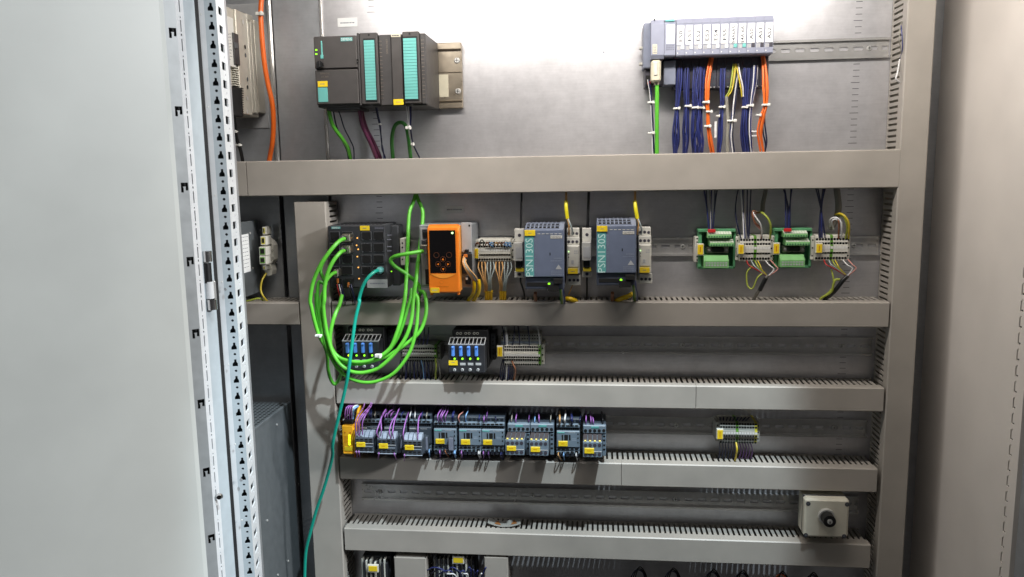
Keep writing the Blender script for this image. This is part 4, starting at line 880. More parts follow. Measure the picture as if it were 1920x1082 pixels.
    p = P(*Y3(X(231 if fx0 < 400 else 228), fy1 + 62), 117); MB().cyl(p, (0, -1, 0), 2.3, 2, 14, r2=1.6).build('status_led', 'led_green', t)
    return t
psu('blue grey power supply left of the second circuit breaker', 160, 347, 527, 786, 0, 0)
psu('blue grey power supply right of the second circuit breaker', 826, 308, 1196, 750, 0, 0)
def relay(label, x, y, hh):
    t = thing('monitoring_relay', label, 'relay', base_of(Y3, (x, y, x + 120, y + hh), 70), 'white monitoring relays')
    R = lambda a, b, c_, d__: (x + a, y + b, x + c_, y + d__)
    X = rect(Y3, R(4, 6, 118, hh - 2), 66)
    MB().box(X[0], X[1], -52, -9, X[2], X[3], .8).build('housing', 'relay_white', t)
    pb(t, 'upper_terminal_block', Y3, R(2, 0, 116, 76), 58, 20, 'relay_white', .8); pb(t, 'second_terminal_block', Y3, R(2, 80, 120, 150), 66, 20, 'relay_white', .8)
    pb(t, 'front_panel', Y3, R(4, 155, 120, 420), 74, 25, 'relay_white', 1.2)
    pb(t, 'fold_out_cover', Y3, R(14, 165, 112, 360), 75.5, 2, 'offwhite', 1)
    pb(t, 'lower_terminal_block', Y3, R(8, 432, 128, hh), 66, 20, 'relay_white', .8)
    pb(t, 'yellow_tag', Y3, R(12, 372, 104, 420), 77.4, 2.5, 'yellow_tag', .3); scribble(t, Y3, R(40, 390, 76, 402), 77.4, 'ink_soft', 1)
    for (xx, yy, dd) in [(20, 45, 58), (58, 45, 58), (95, 48, 58), (20, 124, 66), (58, 124, 66), (95, 124, 66), (30, 478, 66), (68, 478, 66), (105, 478, 66)]:
        p = P(*Y3(x + xx, y + yy), dd); MB().cyl(p, (0, -1, 0), 2.7, .5, 12).build('terminal_screw', 'et_dark', t)
    for k, mt in enumerate(('led_white', 'et_dark', 'et_dark')): pb(t, 'status_led', Y3, R(14, 210 + k * 26, 24, 220 + k * 26), 76, .8, mt, .2)
    pb(t, 'adjuster', Y3, R(44, 295, 66, 330), 76, .8, 'light_grey', .2); scribble(t, Y3, R(70, 200, 105, 240), 75.5, 'light_grey', 2)
    return t
relay('white monitoring relay right of the first blue power supply', 552, 335, 525)
relay('white monitoring relay right of the second blue power supply', 1214, 325, 520)
for (dx, dy, lab) in ((0, 0, 'bright yellow cable end splitting into two wires above the first relay'), (636, -6, 'bright yellow cable end splitting into two wires above the second relay')):
    t = thing('yellow_cable', lab, 'cable', P(*Y3(548 + dx, 90), 58))
    sl = 10 if dx else 0
    wire(t, [(548 + dx, -20, 40), (548 + dx, 60, 52), (550 + dx, 100, 56)], 2.4, 'w_tan_w', Y3)
    wire(t, [(546 + dx, 84, 56), (550 + dx + sl * .4, 160, 62), (560 + dx + sl, 245, 62)], 3.5, 'w_yel2', Y3, 'cable_jacket', 10)
    wire(t, [(556 + dx + sl, 235, 62), (572 + dx + sl, 290, 66), (575 + dx - sl * .3, 350, 66), (574 + dx - sl * .6, 395, 60)], 1.5, 'w_tan_w', Y3); wire(t, [(562 + dx + sl, 235, 62), (586 + dx + sl, 300, 68), (605 + dx + sl * .5, 350, 66), (606 + dx, 395, 60)], 1.5, 'w_bluegrey_w', Y3)
    if not dx: wire(t, [(610, 500 + 350, 50), (590, 900, 60), (570, 950, 56)], 1.1, 'w_tan_w', Y3)
for (x, y, lab) in ((490, 880, 'green wires and yellow flat cable under the first blue power supply'), (1160, 830, 'green wires and yellow flat cable under the second blue power supply')):
    t = thing('wire_bundle', lab, 'wires', P(*Y3(x, y), 100)); k = 0 if x < 800 else 1
    for i, mt in enumerate(('w_green_dark', 'w_yg', 'w_bluegrey_w', 'w_blue_w')): wire(t, [(x + i * 9, y - 10, 112), (x + 6 + i * 9, y + 50, 110), (x + 10 + i * 12, y + 110, 90), (x + 14 + i * 10, y + 180, 60)], 1.4, mt, Y3)
    x0_ = x + 30 if not k else x - 170
    wire(t, [(x0_ - 6, 1000 - k * 0, 62), (x0_ + 50, 985, 74), (x0_ + 110 , 1004 if not k else 955, 70), (x0_ + 150, 1040, 50)] if not k else [(x0_ - 10, 1020, 56), (x0_ + 60, 985, 72), (x0_ + 120, 965, 76), (x0_ + 170, 940, 80)], 4.4, 'w_yellow_c', Y3, 'cable_jacket', 10)
    wire(t, [(x - 225 + k * 40, 930, 90), (x - 226 + k * 40, 980, 76), (x - 222 + k * 40, 1040, 50)], 3.2, 'w_brown_w', Y3, 'cable_jacket', 8)

# ---- green interface boards
def board(label, ox, oy):
    t = thing('interface_board', label, 'interface board', base_of(Y4, (305 + ox, 345 + oy, 580 + ox, 635 + oy), 36), 'green interface boards on the rail')
    R = lambda a, b, c_, d__: (a + ox, b + oy, c_ + ox, d__ + oy)
    pb(t, 'carrier', Y4, R(308, 352, 576, 632), 20, 12, 'pcb_dark', .6)
    pb(t, 'upper_flange', Y4, R(306, 346, 580, 368), 40, 30, 'pcb_green', .8); pb(t, 'lower_flange', Y4, R(304, 618, 568, 635), 34, 24, 'pcb_green', .8)
    pb(t, 'side_flange', Y4, R(306, 366, 332, 622), 36, 26, 'pcb_green', .8); pb(t, 'side_flange', Y4, R(560, 366, 578, 622), 36, 26, 'pcb_green', .8)
    for (a, b, n, mt) in ((374, 364, 9, 'plug_pale'), (390, 424, 9, 'plug_pale')):
        x0, x1, z0, z1 = rect(Y4, R(a, b, a + 174, b + 46), 50)
        c1 = MB().prism_x([(-20, z1), (-38, z1), (-50, z0 + 7), (-52, z0), (-20, z0)], x0, x1).build('pluggable_terminal', 'plug_green', t)
        mb = MB(); pw = (x1 - x0) / n
        for k in range(n):
            mb.prism_x([(-38.6, z1 + .2), (-50.4, z0 + 7.2), (-50.4, z0 + 6.4), (-38, z1 - .6)], x0 + k * pw + .3, x0 + (k + 1) * pw - .3)
        mb.build('clamp_row', 'plug_pale', c1)
        mb = MB()
        for k in range(n): mb.box(x0 + k * pw + 1.2, x0 + (k + 1) * pw - 1.2, -53, -51, z0 + 1.2, z0 + 3.6)
        mb.build('wire_entry', 'pcb_dark', c1)
    x0, x1, z0, z1 = rect(Y4, R(348, 540, 526, 626), 52)
    c1 = MB().prism_x([(-20, z1), (-44, z1), (-54, z1 - 9), (-54, z0), (-20, z0)], x0, x1).build('pluggable_terminal', 'plug_green', t)
    mb = MB(); pw = (x1 - x0 - 4) / 8
    for k in range(8): mb.cyl((x0 + 2 + (k + .5) * pw, -54, z0 + 4.5), (0, -1, 0), 1.7, .5, 9, smooth=False); mb.box(x0 + 2.6 + k * pw, x0 + 1.4 + (k + 1) * pw, -54.4, -53.8, z0 + 8, z0 + 10)
    mb.build('clamp_screw', 'light_grey', c1)
    pb(t, 'connector_shell', Y4, R(364, 474, 528, 522), 34, 14, 'plug_metal', 1.2); pb(t, 'connector_insert', Y4, R(404, 478, 496, 514), 40, 8, 'black', 1.5)
    for x in (384, 510):
        p = P(*Y4(x + ox, 498 + oy), 34); MB().cyl(p, (0, -1, 0), 2.4, 3, 6).build('lock_post', 'screw_steel', t)
    pb(t, 'red_marker', Y4, R(376, 347, 432, 372), 52, 3, 'red', .6)
    pb(t, 'end_bracket', Y4, R(280, 402, 312, 586), 34, 26, 'term_white', .8)
    mb = MB()
    for yy in (415, 440, 545, 570): p = P(*Y4(298 + ox, yy + oy), 34); mb.cyl(p, (0, -1, 0), 1.4, .5, 8)
    mb.build('bracket_hole', 'hole', t)
    pb(t, 'tag_holder', Y4, R(296, 452, 347, 538), 46, 8, 'term_white', .5); pb(t, 'yellow_tag', Y4, R(302, 460, 342, 530), 47, 2, 'yellow_tag', .3); pb(t, 'print', Y4, R(318, 475, 325, 515), 47.2, 1, 'safety_dark', .1)
    return t
board('green interface board left of the first terminal strip', 0, 0)
board('green interface board between the two white terminal strips', 551, -6)
terminal_strip('white terminal strip right of the first green board with looped brown wires', Y4, (582, 395, 858, 584), 50, 11, {5: 'term_green'}, (597, 460, 636, 526))
terminal_strip('rightmost white terminal strip with white and yellow wire loops', Y4, (1130, 390, 1418, 580), 50, 11, {5: 'term_green', 6: 'term_white'}, (1163, 455, 1205, 518))
def drop(label, zf, items, r=1.3, nm='wire_bundle'):
    t = thing(nm, label, 'wires', P(*zf(items[0][0][-1][0], items[0][0][-1][1]), items[0][0][-1][2]))
    for it in items: wire(t, it[0], it[2] if len(it) > 2 else r, it[1], zf)
    return t
def fan(xt, yt, xb, yb, d0, d1, bend, n=4):
    return [(xt + (xb - xt) * k + bend * math.sin(math.pi * k), yt + (yb - yt) * k, d0 + (d1 - d0) * k) for k in [i / n for i in range(n + 1)]]
drop('navy and white wires from top duct into first green board', Y4, [(fan(340 + k * 22, 20, 384 + k * 6, 358, 40, 50, (-1) ** k * 6), m_) for k, m_ in enumerate(('w_blue_w', 'w_navy', 'w_grey_w', 'w_blue_w', 'w_navy', 'w_navy'))])
drop('navy wires from top duct into first white terminal strip', Y4, [(fan(a, 20, b, 415, 40, 46, c_), m_) for a, b, c_, m_ in ((605, 616, -34, 'w_navy'), (612, 636, 4, 'w_white_w'), (640, 655, -8, 'w_grey_w'), (662, 660, 0, 'w_navy'), (690, 672, 0, 'w_navy'), (628, 645, -4, 'w_blue_w'))])
drop('navy wires from top duct into second green board', Y4, [(fan(a, 20, b, 355, 40, 50, c_), m_) for a, b, c_, m_ in ((910, 968, 20, 'w_navy'), (925, 950, 14, 'w_navy'), (990, 960, -6, 'w_blue_w'), (980, 972, -4, 'w_navy'), (930, 940, 4, 'w_blue_w'))])
drop('crossing navy wires from top duct into rightmost terminal strip', Y4, [(fan(a, 20, b, 410, 40, 46, c_), m_) for a, b, c_, m_ in ((1150, 1225, 10, 'w_navy'), (1165, 1200, 18, 'w_navy'), (1235, 1182, -16, 'w_navy'), (1215, 1190, -10, 'w_navy'), (1222, 1205, -14, 'w_blue_w'))])
gcb = cable('grey_cable', 'grey sheathed cable behind the brown loops of first terminal strip', 'cable', [(800, 10, 30), (792, 80, 30), (775, 160, 30), (772, 220, 28)], 4.2, 'w_grey_c', Y4)
drop('brown and yellow-green wire loops above the first white terminal strip', Y4, [([(772, 230, 30), (735, 225, 46), (705, 215, 54), (698, 245, 58), (720, 300, 58), (760, 340, 54), (764, 415, 46)], 'w_brown_w'), ([(772, 235, 28), (720, 218, 48), (702, 225, 56), (730, 270, 60), (760, 320, 58), (770, 415, 46)], 'w_white_w'), ([(765, 225, 30), (710, 240, 46), (715, 300, 54), (755, 345, 54)], 'w_pink'), ([(745, 222, 30), (775, 232, 52), (815, 275, 60), (832, 330, 58), (826, 415, 46)], 'w_yg', 1.9)], 1.4)
cable('grey_cable', 'grey sheathed cable behind the loops of rightmost terminal strip', 'cable', [(1305, 10, 30), (1312, 80, 32), (1322, 170, 32), (1315, 240, 30), (1280, 320, 28), (1262, 338, 24)], 5.6, 'w_grey_c', Y4)
drop('white, brown and yellow wire loops above the rightmost terminal strip', Y4, [([(1265, 330, 30), (1262, 280, 44), (1300, 262, 54), (1335, 285, 60), (1345, 340, 58), (1342, 415, 46)], 'w_white_w'), ([(1275, 335, 30), (1285, 290, 46), (1310, 276, 54), (1325, 300, 58), (1322, 415, 46)], 'w_brown_w'), ([(1285, 345, 30), (1275, 295, 50), (1300, 275, 56), (1345, 300, 56), (1338, 350, 52)], 'w_white_w'), ([(1300, 240, 34), (1340, 236, 54), (1378, 265, 62), (1398, 320, 60), (1396, 415, 46)], 'w_yellow_w', 2.0), ([(1305, 248, 30), (1350, 250, 50), (1376, 290, 56), (1386, 340, 52), (1372, 415, 46)], 'w_yg', 1.8)], 1.5)
def tail(label, ox, oy, jx, jy):
    items = []
    for k, (x, m_) in enumerate(((655, 'w_red_w'), (690, 'w_bluegrey_w'), (715, 'w_yg'), (735, 'w_yellow_w'), (790, 'w_white_w'), (830, 'w_pink'))):
        b = (30 + k * 6) if k > 3 else -6
        items.append(([(x + ox, 572 + oy, 44), (x + ox + (20 if k < 4 else 34), 610 + oy, 58), ((x + ox + jx) / 2 + b, 640 + oy, 60), (jx, jy, 58)], m_, 1.1))
    return drop(label, Y4, items)
t = tail('thin coloured wires gathering below first white terminal strip into a dark cable', 0, 0, 810, 690)
wire(t, [(812, 680, 58), (795, 705, 58), (775, 740, 56), (740, 800, 52), (700, 870, 40), (690, 900, 34)], 3.2, 'w_grey_c', Y4, 'cable_jacket', 8)
wire(t, [(798, 700, 60), (774, 745, 58), (752, 790, 54)], 4.0, 'w_black_w', Y4, 'shrink_sleeve', 8)
wire(t, [(770, 668, 60), (735, 700, 60), (705, 770, 58), (680, 775, 56), (660, 740, 52), (660, 660, 50), (700, 615, 50)], 1.5, 'w_yg', Y4)
t = tail('thin coloured wires gathering below rightmost terminal strip into a black sleeve', 560, -6, 1385, 690)
wire(t, [(1388, 685, 60), (1350, 725, 60), (1290, 800, 54), (1230, 850, 42), (1210, 890, 34)], 4.0, 'w_black_w', Y4, 'shrink_sleeve', 8)
wire(t, [(1330, 712, 62), (1300, 715, 62), (1285, 750, 60), (1270, 800, 56), (1200, 845, 44), (1180, 880, 36)], 2.2, 'w_yg', Y4); wire(t, [(1270, 640, 54), (1285, 700, 58), (1280, 770, 56), (1215, 840, 46)], 1.5, 'w_yg', Y4)

# ================================================================== row 3: fuse modules and terminals
def fuse_module(label, x0, y0, zf, s, lev):
    """zoom frame like the one of the visible module; offsets measured there (6.011 px per photo px)"""
    R = lambda a, b, c_, d__: (x0 + a * s, y0 + b * s, x0 + c_ * s, y0 + d__ * s)
    t = thing('fuse_module', label, 'fuse module', base_of(zf, R(0, 0, 410, 375), 100), 'black fuse modules with blue levers')
    X = rect(zf, R(0, 60, 410, 375), 100)
    MB().box(X[0], X[1], -100, -55, X[2], X[3], 1.2).build('front_housing', 'fuse_body', t)
    MB().box(X[0] + 3, X[1] + 3, -70, -9, X[2] + 2, X[3] + 22, 1.2).build('rear_housing', 'black', t)
    x0_, x1_, z1_ = X[0], X[1], X[3]
    mb = MB(); n = 9
    for k in range(n + 1): xx = x0_ + k * (x1_ - x0_ - 1.4) / n; mb.prism_x([(-99, z1_ + .4), (-76, z1_ + 9), (-74, z1_ + 9), (-97, z1_ - .5)], xx, xx + 1.4)
    mb.box(x0_, x1_, -100, -97, z1_ - .2, z1_ + 1.2).box(x0_, x1_, -77, -74, z1_ + 7.6, z1_ + 9)
    mb.build('vent_grille', 'light_grey', t)
    for k in range(4):
        a = 32 + k * 88
        lv = pb(t, 'lever', zf, R(a - 4, 80, a + 34, 196), 106, 8, 'fuse_blue', 1.6); pb(lv, 'lever_grip', zf, R(a + 2, 86, a + 28, 104), 107.5, 3, 'fuse_blue', .6)
        led(t, zf, x0 + (a + 38) * s, y0 + 217 * s, 100, 2.0, 'led_green' if lev else ('led_lime' if k == 0 else 'led_green'))
        if k: pb(t, 'label_plate', zf, R(a + 10, 265, a + 72, 292), 100.8, 1, 'light_grey', .2)
        p = P(*zf(x0 + (a + 38) * s, y0 + 342 * s), 100)
        kn = MB().cyl(p, (0, -1, 0), 3.0, 2.6, 14, r2=2.4).build('adjuster_knob', 'light_grey', t); MB().box(p.x - .5, p.x + .5, p.y - 3, p.y - 2.4, p.z - 2, p.z + 2).build('slot', 'hole', kn)
    if lev:
        pb(t, 'yellow_tag', zf, R(2, 240, 102, 292), 101.6, 2, 'yellow_tag', .3); scribble(t, zf, R(35, 252, 70, 266), 101.6, 'ink_soft', 1)
    for k in range(3):
        p = P(*zf(x0 + (120 + k * 95) * s, y0 - 70 * s), 70)
        for dx in (-3.2, 3.2): MB().ring((p.x + dx, -70.5, p.z), (0, -1, 0), 1.7, 2.4, .6, 12).build('terminal_ring', 'term_grey', t)
    xb = X[1]
    MB().box(xb + 4, xb + 13, -46, -9, X[2] + 12, X[3] + 12, .8).build('side_socket', 'fuse_body', t)
    mb = MB()
    for k in range(6): mb.cyl((xb + 9, -46, X[2] + 16 + k * 8), (0, -1, 0), 1.8, .5, 8, smooth=False)
    mb.build('socket_hole', 'hole', t)
    return t
fuse_module('black fuse module with blue levers half hidden by the green coil', Y5(405, 395)[0], Y5(405, 395)[1], PX, 1 / 6.011, 0)
fuse_module('black fuse module with blue levers, green leds and yellow tag', 245, 280, Y6, 1, 1)
TS5 = terminal_strip('grey terminal strip with yellow tag right of the second fuse module', Y6, (835, 345, 1322, 585), 62, 16, {15: 'term_green'}, (796, 366, 852, 472), rows=((.1, 1), (.24, 0), (.56, 0), (.7, 1), (.92, 1)), white='term_white')
ub = MB(); x0, x1, z0, z1 = rect(Y6, (838, 212, 1290, 345), 42)
for k in range(16):
    xx = x0 + k * (x1 - x0) / 16
    ub.box(xx + .2, xx + (x1 - x0) / 16 - .2, -42, -10, z0, z1, .4, 0)
    for zz in (z1 - 4, z1 - 10): ub.box(xx + 1.4, xx + 3.8, -42.4, -41.5, zz - 1.2, zz + 1.2, 0, 1)
ub.box(x0, x1, -46, -42, z0 + 1, z0 + 8, .5, 2)
ub.build('upper_tier', ['term_grey', 'hole', 'contactor_tab'], TS5, None, 'stuff')
terminal_strip('dark terminal strip behind the right side of the green coil', Y5, (925, 480, 1300, 640), 55, 15, {14: 'term_green'}, None, rows=((.2, 0), (.4, 0), (.7, 0), (.9, 0)), white='term_grey')
drop('navy and white wires around the grey terminal strip in the fuse row', Y6, [(fan(a, 130, b, 370, 40, 58, c_), m_) for a, b, c_, m_ in ((850, 880, 10, 'w_navy'), (880, 905, 14, 'w_white_w'), (900, 905, -8, 'w_white_w'), (990, 960, 8, 'w_navy'), (1030, 1050, 4, 'w_navy'), (1140, 1155, 6, 'w_navy'), (1250, 1275, 6, 'w_white_w'))]
     + [(fan(860 + k * 16, 505, 840 + k * 18, 760, 56, 40, (k - 3) * 6), m_) for k, m_ in enumerate(('w_navy', 'w_navy', 'w_navy', 'w_white_w', 'w_blue_w', 'w_navy', 'w_navy'))] + [([(955, 510, 56), (975, 560, 64), (1000, 630, 64), (985, 740, 46), (982, 775, 40)], 'w_brown_w', 1.6)], 1.3)
drop('navy wires with one yellow-green wire under the dark terminal strip', Y5, [(fan(940 + k * 22, 615, 930 + k * 24, 830, 50, 40, (k % 3 - 1) * 8), ('w_navy', 'w_black_w', 'w_blue_w', 'w_navy')[k % 4]) for k in range(14)] + [(fan(960 + k * 40, 310, 960 + k * 36, 490, 40, 48, 6), 'w_navy') for k in range(7)] + [([(1262, 600, 52), (1268, 680, 58), (1262, 760, 50), (1275, 830, 40)], 'w_yg', 1.8), ([(1272, 600, 52), (1300, 700, 54), (1310, 830, 40)], 'w_grey_w', 1.2), (fan(1130, 620, 1150, 830, 54, 40, 10), 'w_lblue_w', 1.0)], 1.3)

# ================================================================== row 4: safety relay and contactors
sr = thing('safety_relay', 'orange yellow safety relay with lit bar at the left of the contactors', 'relay', base_of(W3, (15, 380, 235, 910), 110))
x0, x1, z0, z1 = rect(W3, (16, 375, 225, 905), 112)
MB().box(x0, x1, -112, -15, z0, z1, 1.5).build('housing', 'safety_orange', sr)
wx0, wx1, wz0, wz1 = rect(W3, (222, 80, 320, 960), 100)
MB().prism_x([(-15, wz1), (-70, wz1), (-82, wz1 - 8), (-95, wz1 - 22), (-112, z1 - 8), (-112, z0 + 2), (-15, z0 + 2)], x1, x1 + 4.5).build('side_cheek', 'safety_orange', sr)
pb(sr, 'upper_plug', W3, (25, 285, 215, 375), 104, 40, 'black', 1.2); pb(sr, 'plug_frame', W3, (18, 262, 222, 292), 96, 40, 'light_grey', 1)
mb = MB()
for k in range(6): p = P(*W3(146 + (k % 2) * 4, 562 + k * 32), 112.6); mb.ball((p.x, p.y, p.z), 2.0, 6)
mb.build('light_bar', 'led_lime', sr)
for x in (66, 166): p = P(*W3(x, 500), 112); MB().cyl(p, (0, -1, 0), 1.6, .6, 10).build('status_led', 'safety_dark', sr)
pb(sr, 'label_plate', W3, (62, 765, 212, 840), 112.8, 1, 'yellow_tag', .2); pb(sr, 'ridge', W3, (40, 875, 228, 895), 113.4, 2, 'safety_orange', .4)
for x in (250, 300): pb(sr, 'foot', W3, (x - 14, 900, x + 14, 970), 80, 8, 'safety_dark', .8)
scribble(sr, W3, (50, 560, 110, 700), 112, 'safety_dark', 6)
t = thing('wire_bundle', 'violet and pale blue wires arching over the orange safety relay', 'wires', P(*W3(100, 250), 96))
for k, m_ in enumerate(('w_violet', 'w_violet', 'w_violet', 'w_violet')): wire(t, [(70 + k * 42, 275, 92), (68 + k * 40, 150, 94), (90 + k * 40, 50 - k * 4, 88), (150 + k * 36, 0, 70), (200 + k * 36, -40, 50)], 1.15, m_, W3)
for k, m_ in enumerate(('w_white_w', 'w_lblue_w', 'w_lblue_w')): wire(t, [(205 + k * 8, 270, 92), (205 + k * 8, 120, 94), (225 + k * 14, 30 + k * 12, 90), (290 + k * 10, 0 + k * 14, 76), (370, 20, 50)], 1.3, m_, W3)

CG = 'contactors in the row below the fuse modules'
def spring_contactor(label, zf, r, dark=False, front=True, tagr=None, d=88, surge=None):
    """contactor with spring terminals; r covers the whole front in zoom coordinates"""
    t = thing('contactor', label, 'contactor', base_of(zf, r, d), CG)
    a, b, c_, e_ = r; w, h = c_ - a, e_ - b; R = lambda p, q, r_, s: (a + w * p, b + h * q, a + w * r_, b + h * s)
    X = rect(zf, r, d - 6)
    MB().box(X[0], X[1], -d + 12, -10, X[2], X[3], 1).build('housing', 'contactor_dark', t)
    for k in range(5):
        pb(t, 'release_tab', zf, R(.02 + k * .195, 0, .185 + k * .195, .13), d - 12, 22, 'contactor_tab', .8)
        pb(t, 'release_tab', zf, R(.03 + k * .19, .92, .18 + k * .19, 1.0), d - 8, 18, 'contactor_tab', .8)
    for (q0, q1) in ((.135, .21), (.76, .84), (.86, .92)):
        pb(t, 'terminal_rail', zf, R(0, q0, 1, q1), d - 2, 10, 'contactor', .6)
    mb = MB()
    for (qq, dd) in ((.165, d - 2), (.255, d - 5), (.80, d - 2), (.885, d - 2)):
        for k in range(10 if qq in (.255,) else 5):
            n = 10 if qq in (.255,) else 5
            y0 = rect(zf, R(.03 + k * .95 / n, qq - .022, .03 + (k + .72) * .95 / n, qq + .022), dd)
            mb.box(y0[0], y0[1], -dd - .3, -dd + 1, y0[2], y0[3])
    mb.build('wire_entry', 'hole', t)
    pb(t, 'terminal_rail', zf, R(0, .225, 1, .285), d - 5, 10, 'contactor_dark', .6)
    pb(t, 'front_panel', zf, R(.0, .31, 1, .75), d, 14, 'contactor_dark' if dark else 'contactor', 1.2)
    pb(t, 'brand_plate', zf, R(.03, .335, .34, .365), d + .5, 1, 'teal_label' if not dark else 'light_grey', .15); 
    scribble(t, zf, R(.52, .34, .80, .365), d, 'light_grey', 1)
    if not dark:
        for (p0, p1) in ((.22, .28), (.33, .49), (.53, .60)): pb(t, 'armature_slot', zf, R(p0, .41, p1, .56), d + .5, 1, 'hole', .2)
        scribble(t, zf, R(.66, .50, .86, .58), d, 'contactor_tab', 2)
        for q in (.39, .50, .62): p = P(*zf(a + w * .92, b + h * q), d); MB().box(p.x - 1.2, p.x + 1.2, -d - .3, -d + .5, p.z - 1.4, p.z + 1.4).build('coil_opening', 'hole', t)
    if tagr: pb(t, 'yellow_tag', zf, tagr, d + 2.4, 3, 'yellow_tag', .4); scribble(t, zf, (tagr[0] + (tagr[2] - tagr[0]) * .3, tagr[1] + (tagr[3] - tagr[1]) * .35, tagr[0] + (tagr[2] - tagr[0]) * .7, tagr[1] + (tagr[3] - tagr[1]) * .6), d + 2.4, 'safety_dark', 1)
    if surge: pb(t, 'surge_suppressor', zf, surge, d + 9, 12, 'contactor_dark', 1); pb(t, 'suppressor_face', zf, (surge[0] + 4, surge[1] + 6, surge[2] - 4, surge[3] - 20), d + 9.5, 1, 'et_side', .3)
    return t
def aux_block(t, zf, r, tagr, d=126, screws=False):
    a, b, c_, e_ = r; w, h = c_ - a, e_ - b; R = lambda p, q, r_, s: (a + w * p, b + h * q, a + w * r_, b + h * s)
    X = rect(zf, R(0, .22 if not screws else 0, 1, 1), d)
    x = MB().box(X[0], X[1], -d, -d + 40, X[2], X[3], 1.2).build('auxiliary_block', 'contactor' if screws else 'contactor_dark', t)
    if not screws:
        for k in range(4):
            y = rect(zf, R(.02 + k * .245, -.04, .22 + k * .245, .26), d - 4)
            MB().prism_x([(-d + 2, y[2]), (-d + 12, y[3]), (-d + 24, y[3]), (-d + 24, y[2])], y[0], y[1]).build('release_tab', 'contactor_tab', x)
        mb = MB()
        for q in (.30, .42, .80, .92):
            for k in range(4):
                y = rect(zf, R(.05 + k * .24, q - .035, .20 + k * .24, q + .035), d); mb.box(y[0], y[1], -d - .3, -d + .5, y[2], y[3])
        mb.build('wire_entry', 'hole', x); pb(x, 'label_rail', zf, R(.02, .51, .98, .535), d + .8, 1.5, 'light_grey', .2); pb(x, 'label_rail', zf, R(.55, .66, .95, .69), d + .6, 1.5, 'contactor_tab', .2)
        pb(x, 'lower_edge', zf, R(.0, .955, 1, 1), d + 1, 6, 'contactor_tab', .5)
    else:
        for q in (.22, .80):
            for k in range(4):
                p = P(*zf(a + w * (.14 + k * .24), b + h * q), d); MB().cyl(p, (0, -1, 0), 3.2, .6, 12).build('terminal_screw', 'et_dark', x)
        pb(x, 'label_rail', zf, R(.52, .62, .98, .66), d + .6, 1.5, 'light_grey', .2)
    pb(x, 'yellow_tag', zf, tagr, d + 2, 3, 'yellow_tag', .4); scribble(x, zf, (tagr[0] + (tagr[2] - tagr[0]) * .3, tagr[1] + (tagr[3] - tagr[1]) * .35, tagr[0] + (tagr[2] - tagr[0]) * .7, tagr[1] + (tagr[3] - tagr[1]) * .6), d + 2, 'safety_dark', 1)
    return x
c1 = spring_contactor('contactor with purple wires right beside the orange safety relay', Y7, (330, 205, 620, 730), True, d=84); aux_block(c1, Y7, (262, 470, 518, 728), (280, 588, 401, 652))
c2 = spring_contactor('second contactor from the orange relay, with purple wires over its front block', Y7, (660, 205, 978, 735), True, d=84, surge=(862, 488, 915, 690)); aux_block(c2, Y7, (570, 490, 832, 752), (592, 606, 716, 674))
c3 = spring_contactor('third contactor from the orange relay, with a single purple wire in front', Y7, (1008, 215, 1320, 740), True, d=84, surge=(1205, 510, 1272, 712)); aux_block(c3, Y7, (932, 508, 1192, 776), (952, 628, 1074, 694))
spring_contactor('contactor with four purple wires arching into its top terminals', W4, (328, 225, 745, 905), tagr=(360, 627, 523, 712), surge=(596, 598, 690, 850))
spring_contactor('contactor with plain front directly left of its matching twin', W4, (790, 232, 1205, 912), tagr=(828, 637, 994, 728))
spring_contactor('contactor with plain front joined to the right of its twin', W4, (1212, 240, 1630, 915), tagr=(1238, 643, 1403, 733))
spring_contactor('contactor with yellow and white wires, between two screw contactors', W5, (948, 248, 1345, 880), tagr=(978, 619, 1137, 705))
def screw_contactor(label, zf, r, aux, tagr):
    d = 84; t = thing('contactor', label, 'contactor', base_of(zf, r, d), CG)
    a, b, c_, e_ = r; w, h = c_ - a, e_ - b; R = lambda p, q, r_, s: (a + w * p, b + h * q, a + w * r_, b + h * s)
    X = rect(zf, r, d)
    MB().box(X[0] + .3, X[1] - .3, -d + 10, -10, X[2], X[3], 1).build('housing', 'contactor_dark', t)
    pb(t, 'terminal_deck', zf, R(0, 0, .99, .27), d, 20, 'contactor', 1.5)
    pb(t, 'brand_plate', zf, R(.34, .03, .68, .1), d + .6, 1, 'teal', .2)
    for k in range(5):
        p = P(*zf(a + w * (.11 + k * .195), b + h * .17), d); MB().cyl(p, (0, -1, 0), 3.0, .6, 12).build('terminal_screw', 'hole', t)
    pb(t, 'side_rail', zf, R(.83, .30, .99, 1), d - 2, 14, 'contactor', .8)
    for q in (.33, .46, .62, .76): pb(t, 'coil_opening', zf, R(.86, q, .95, q + .05), d - 1.4, 1, 'hole', .2)
    ax = aux_block(t, zf, aux, tagr, 124, True)
    q0, q1, q2, q3 = rect(zf, aux, 124); w4 = (q1 - q0) / 4
    for k in range(4):      # dark deck with one yellow dot per pole at its front edge
        MB().box(q0 + k * w4 + .5, q0 + (k + 1) * w4 - .5, -120, -85, q3 - .4, q3 + 1.6, .5).build('pole_deck', 'contactor_brown', ax)
        MB().box(q0 + k * w4 + 2.6, q0 + k * w4 + 6.2, -124.2, -120.5, q3 - .3, q3 + 2.0, .4).build('indicator_dot', 'dot_yellow', ax)
    return t
screw_contactor('screw contactor with yellow dots, left one of the joined pair', W5, (106, 318, 492, 850), (66, 588, 392, 858), (92, 702, 250, 782))
screw_contactor('screw contactor with yellow dots, right one of the joined pair', W5, (497, 322, 905, 850), (476, 600, 804, 868), (503, 718, 662, 802))
screw_contactor('screw contactor with yellow dots at the right end of the row', W5, (1400, 345, 1800, 870), (1398, 625, 1728, 895), (1425, 738, 1590, 828))
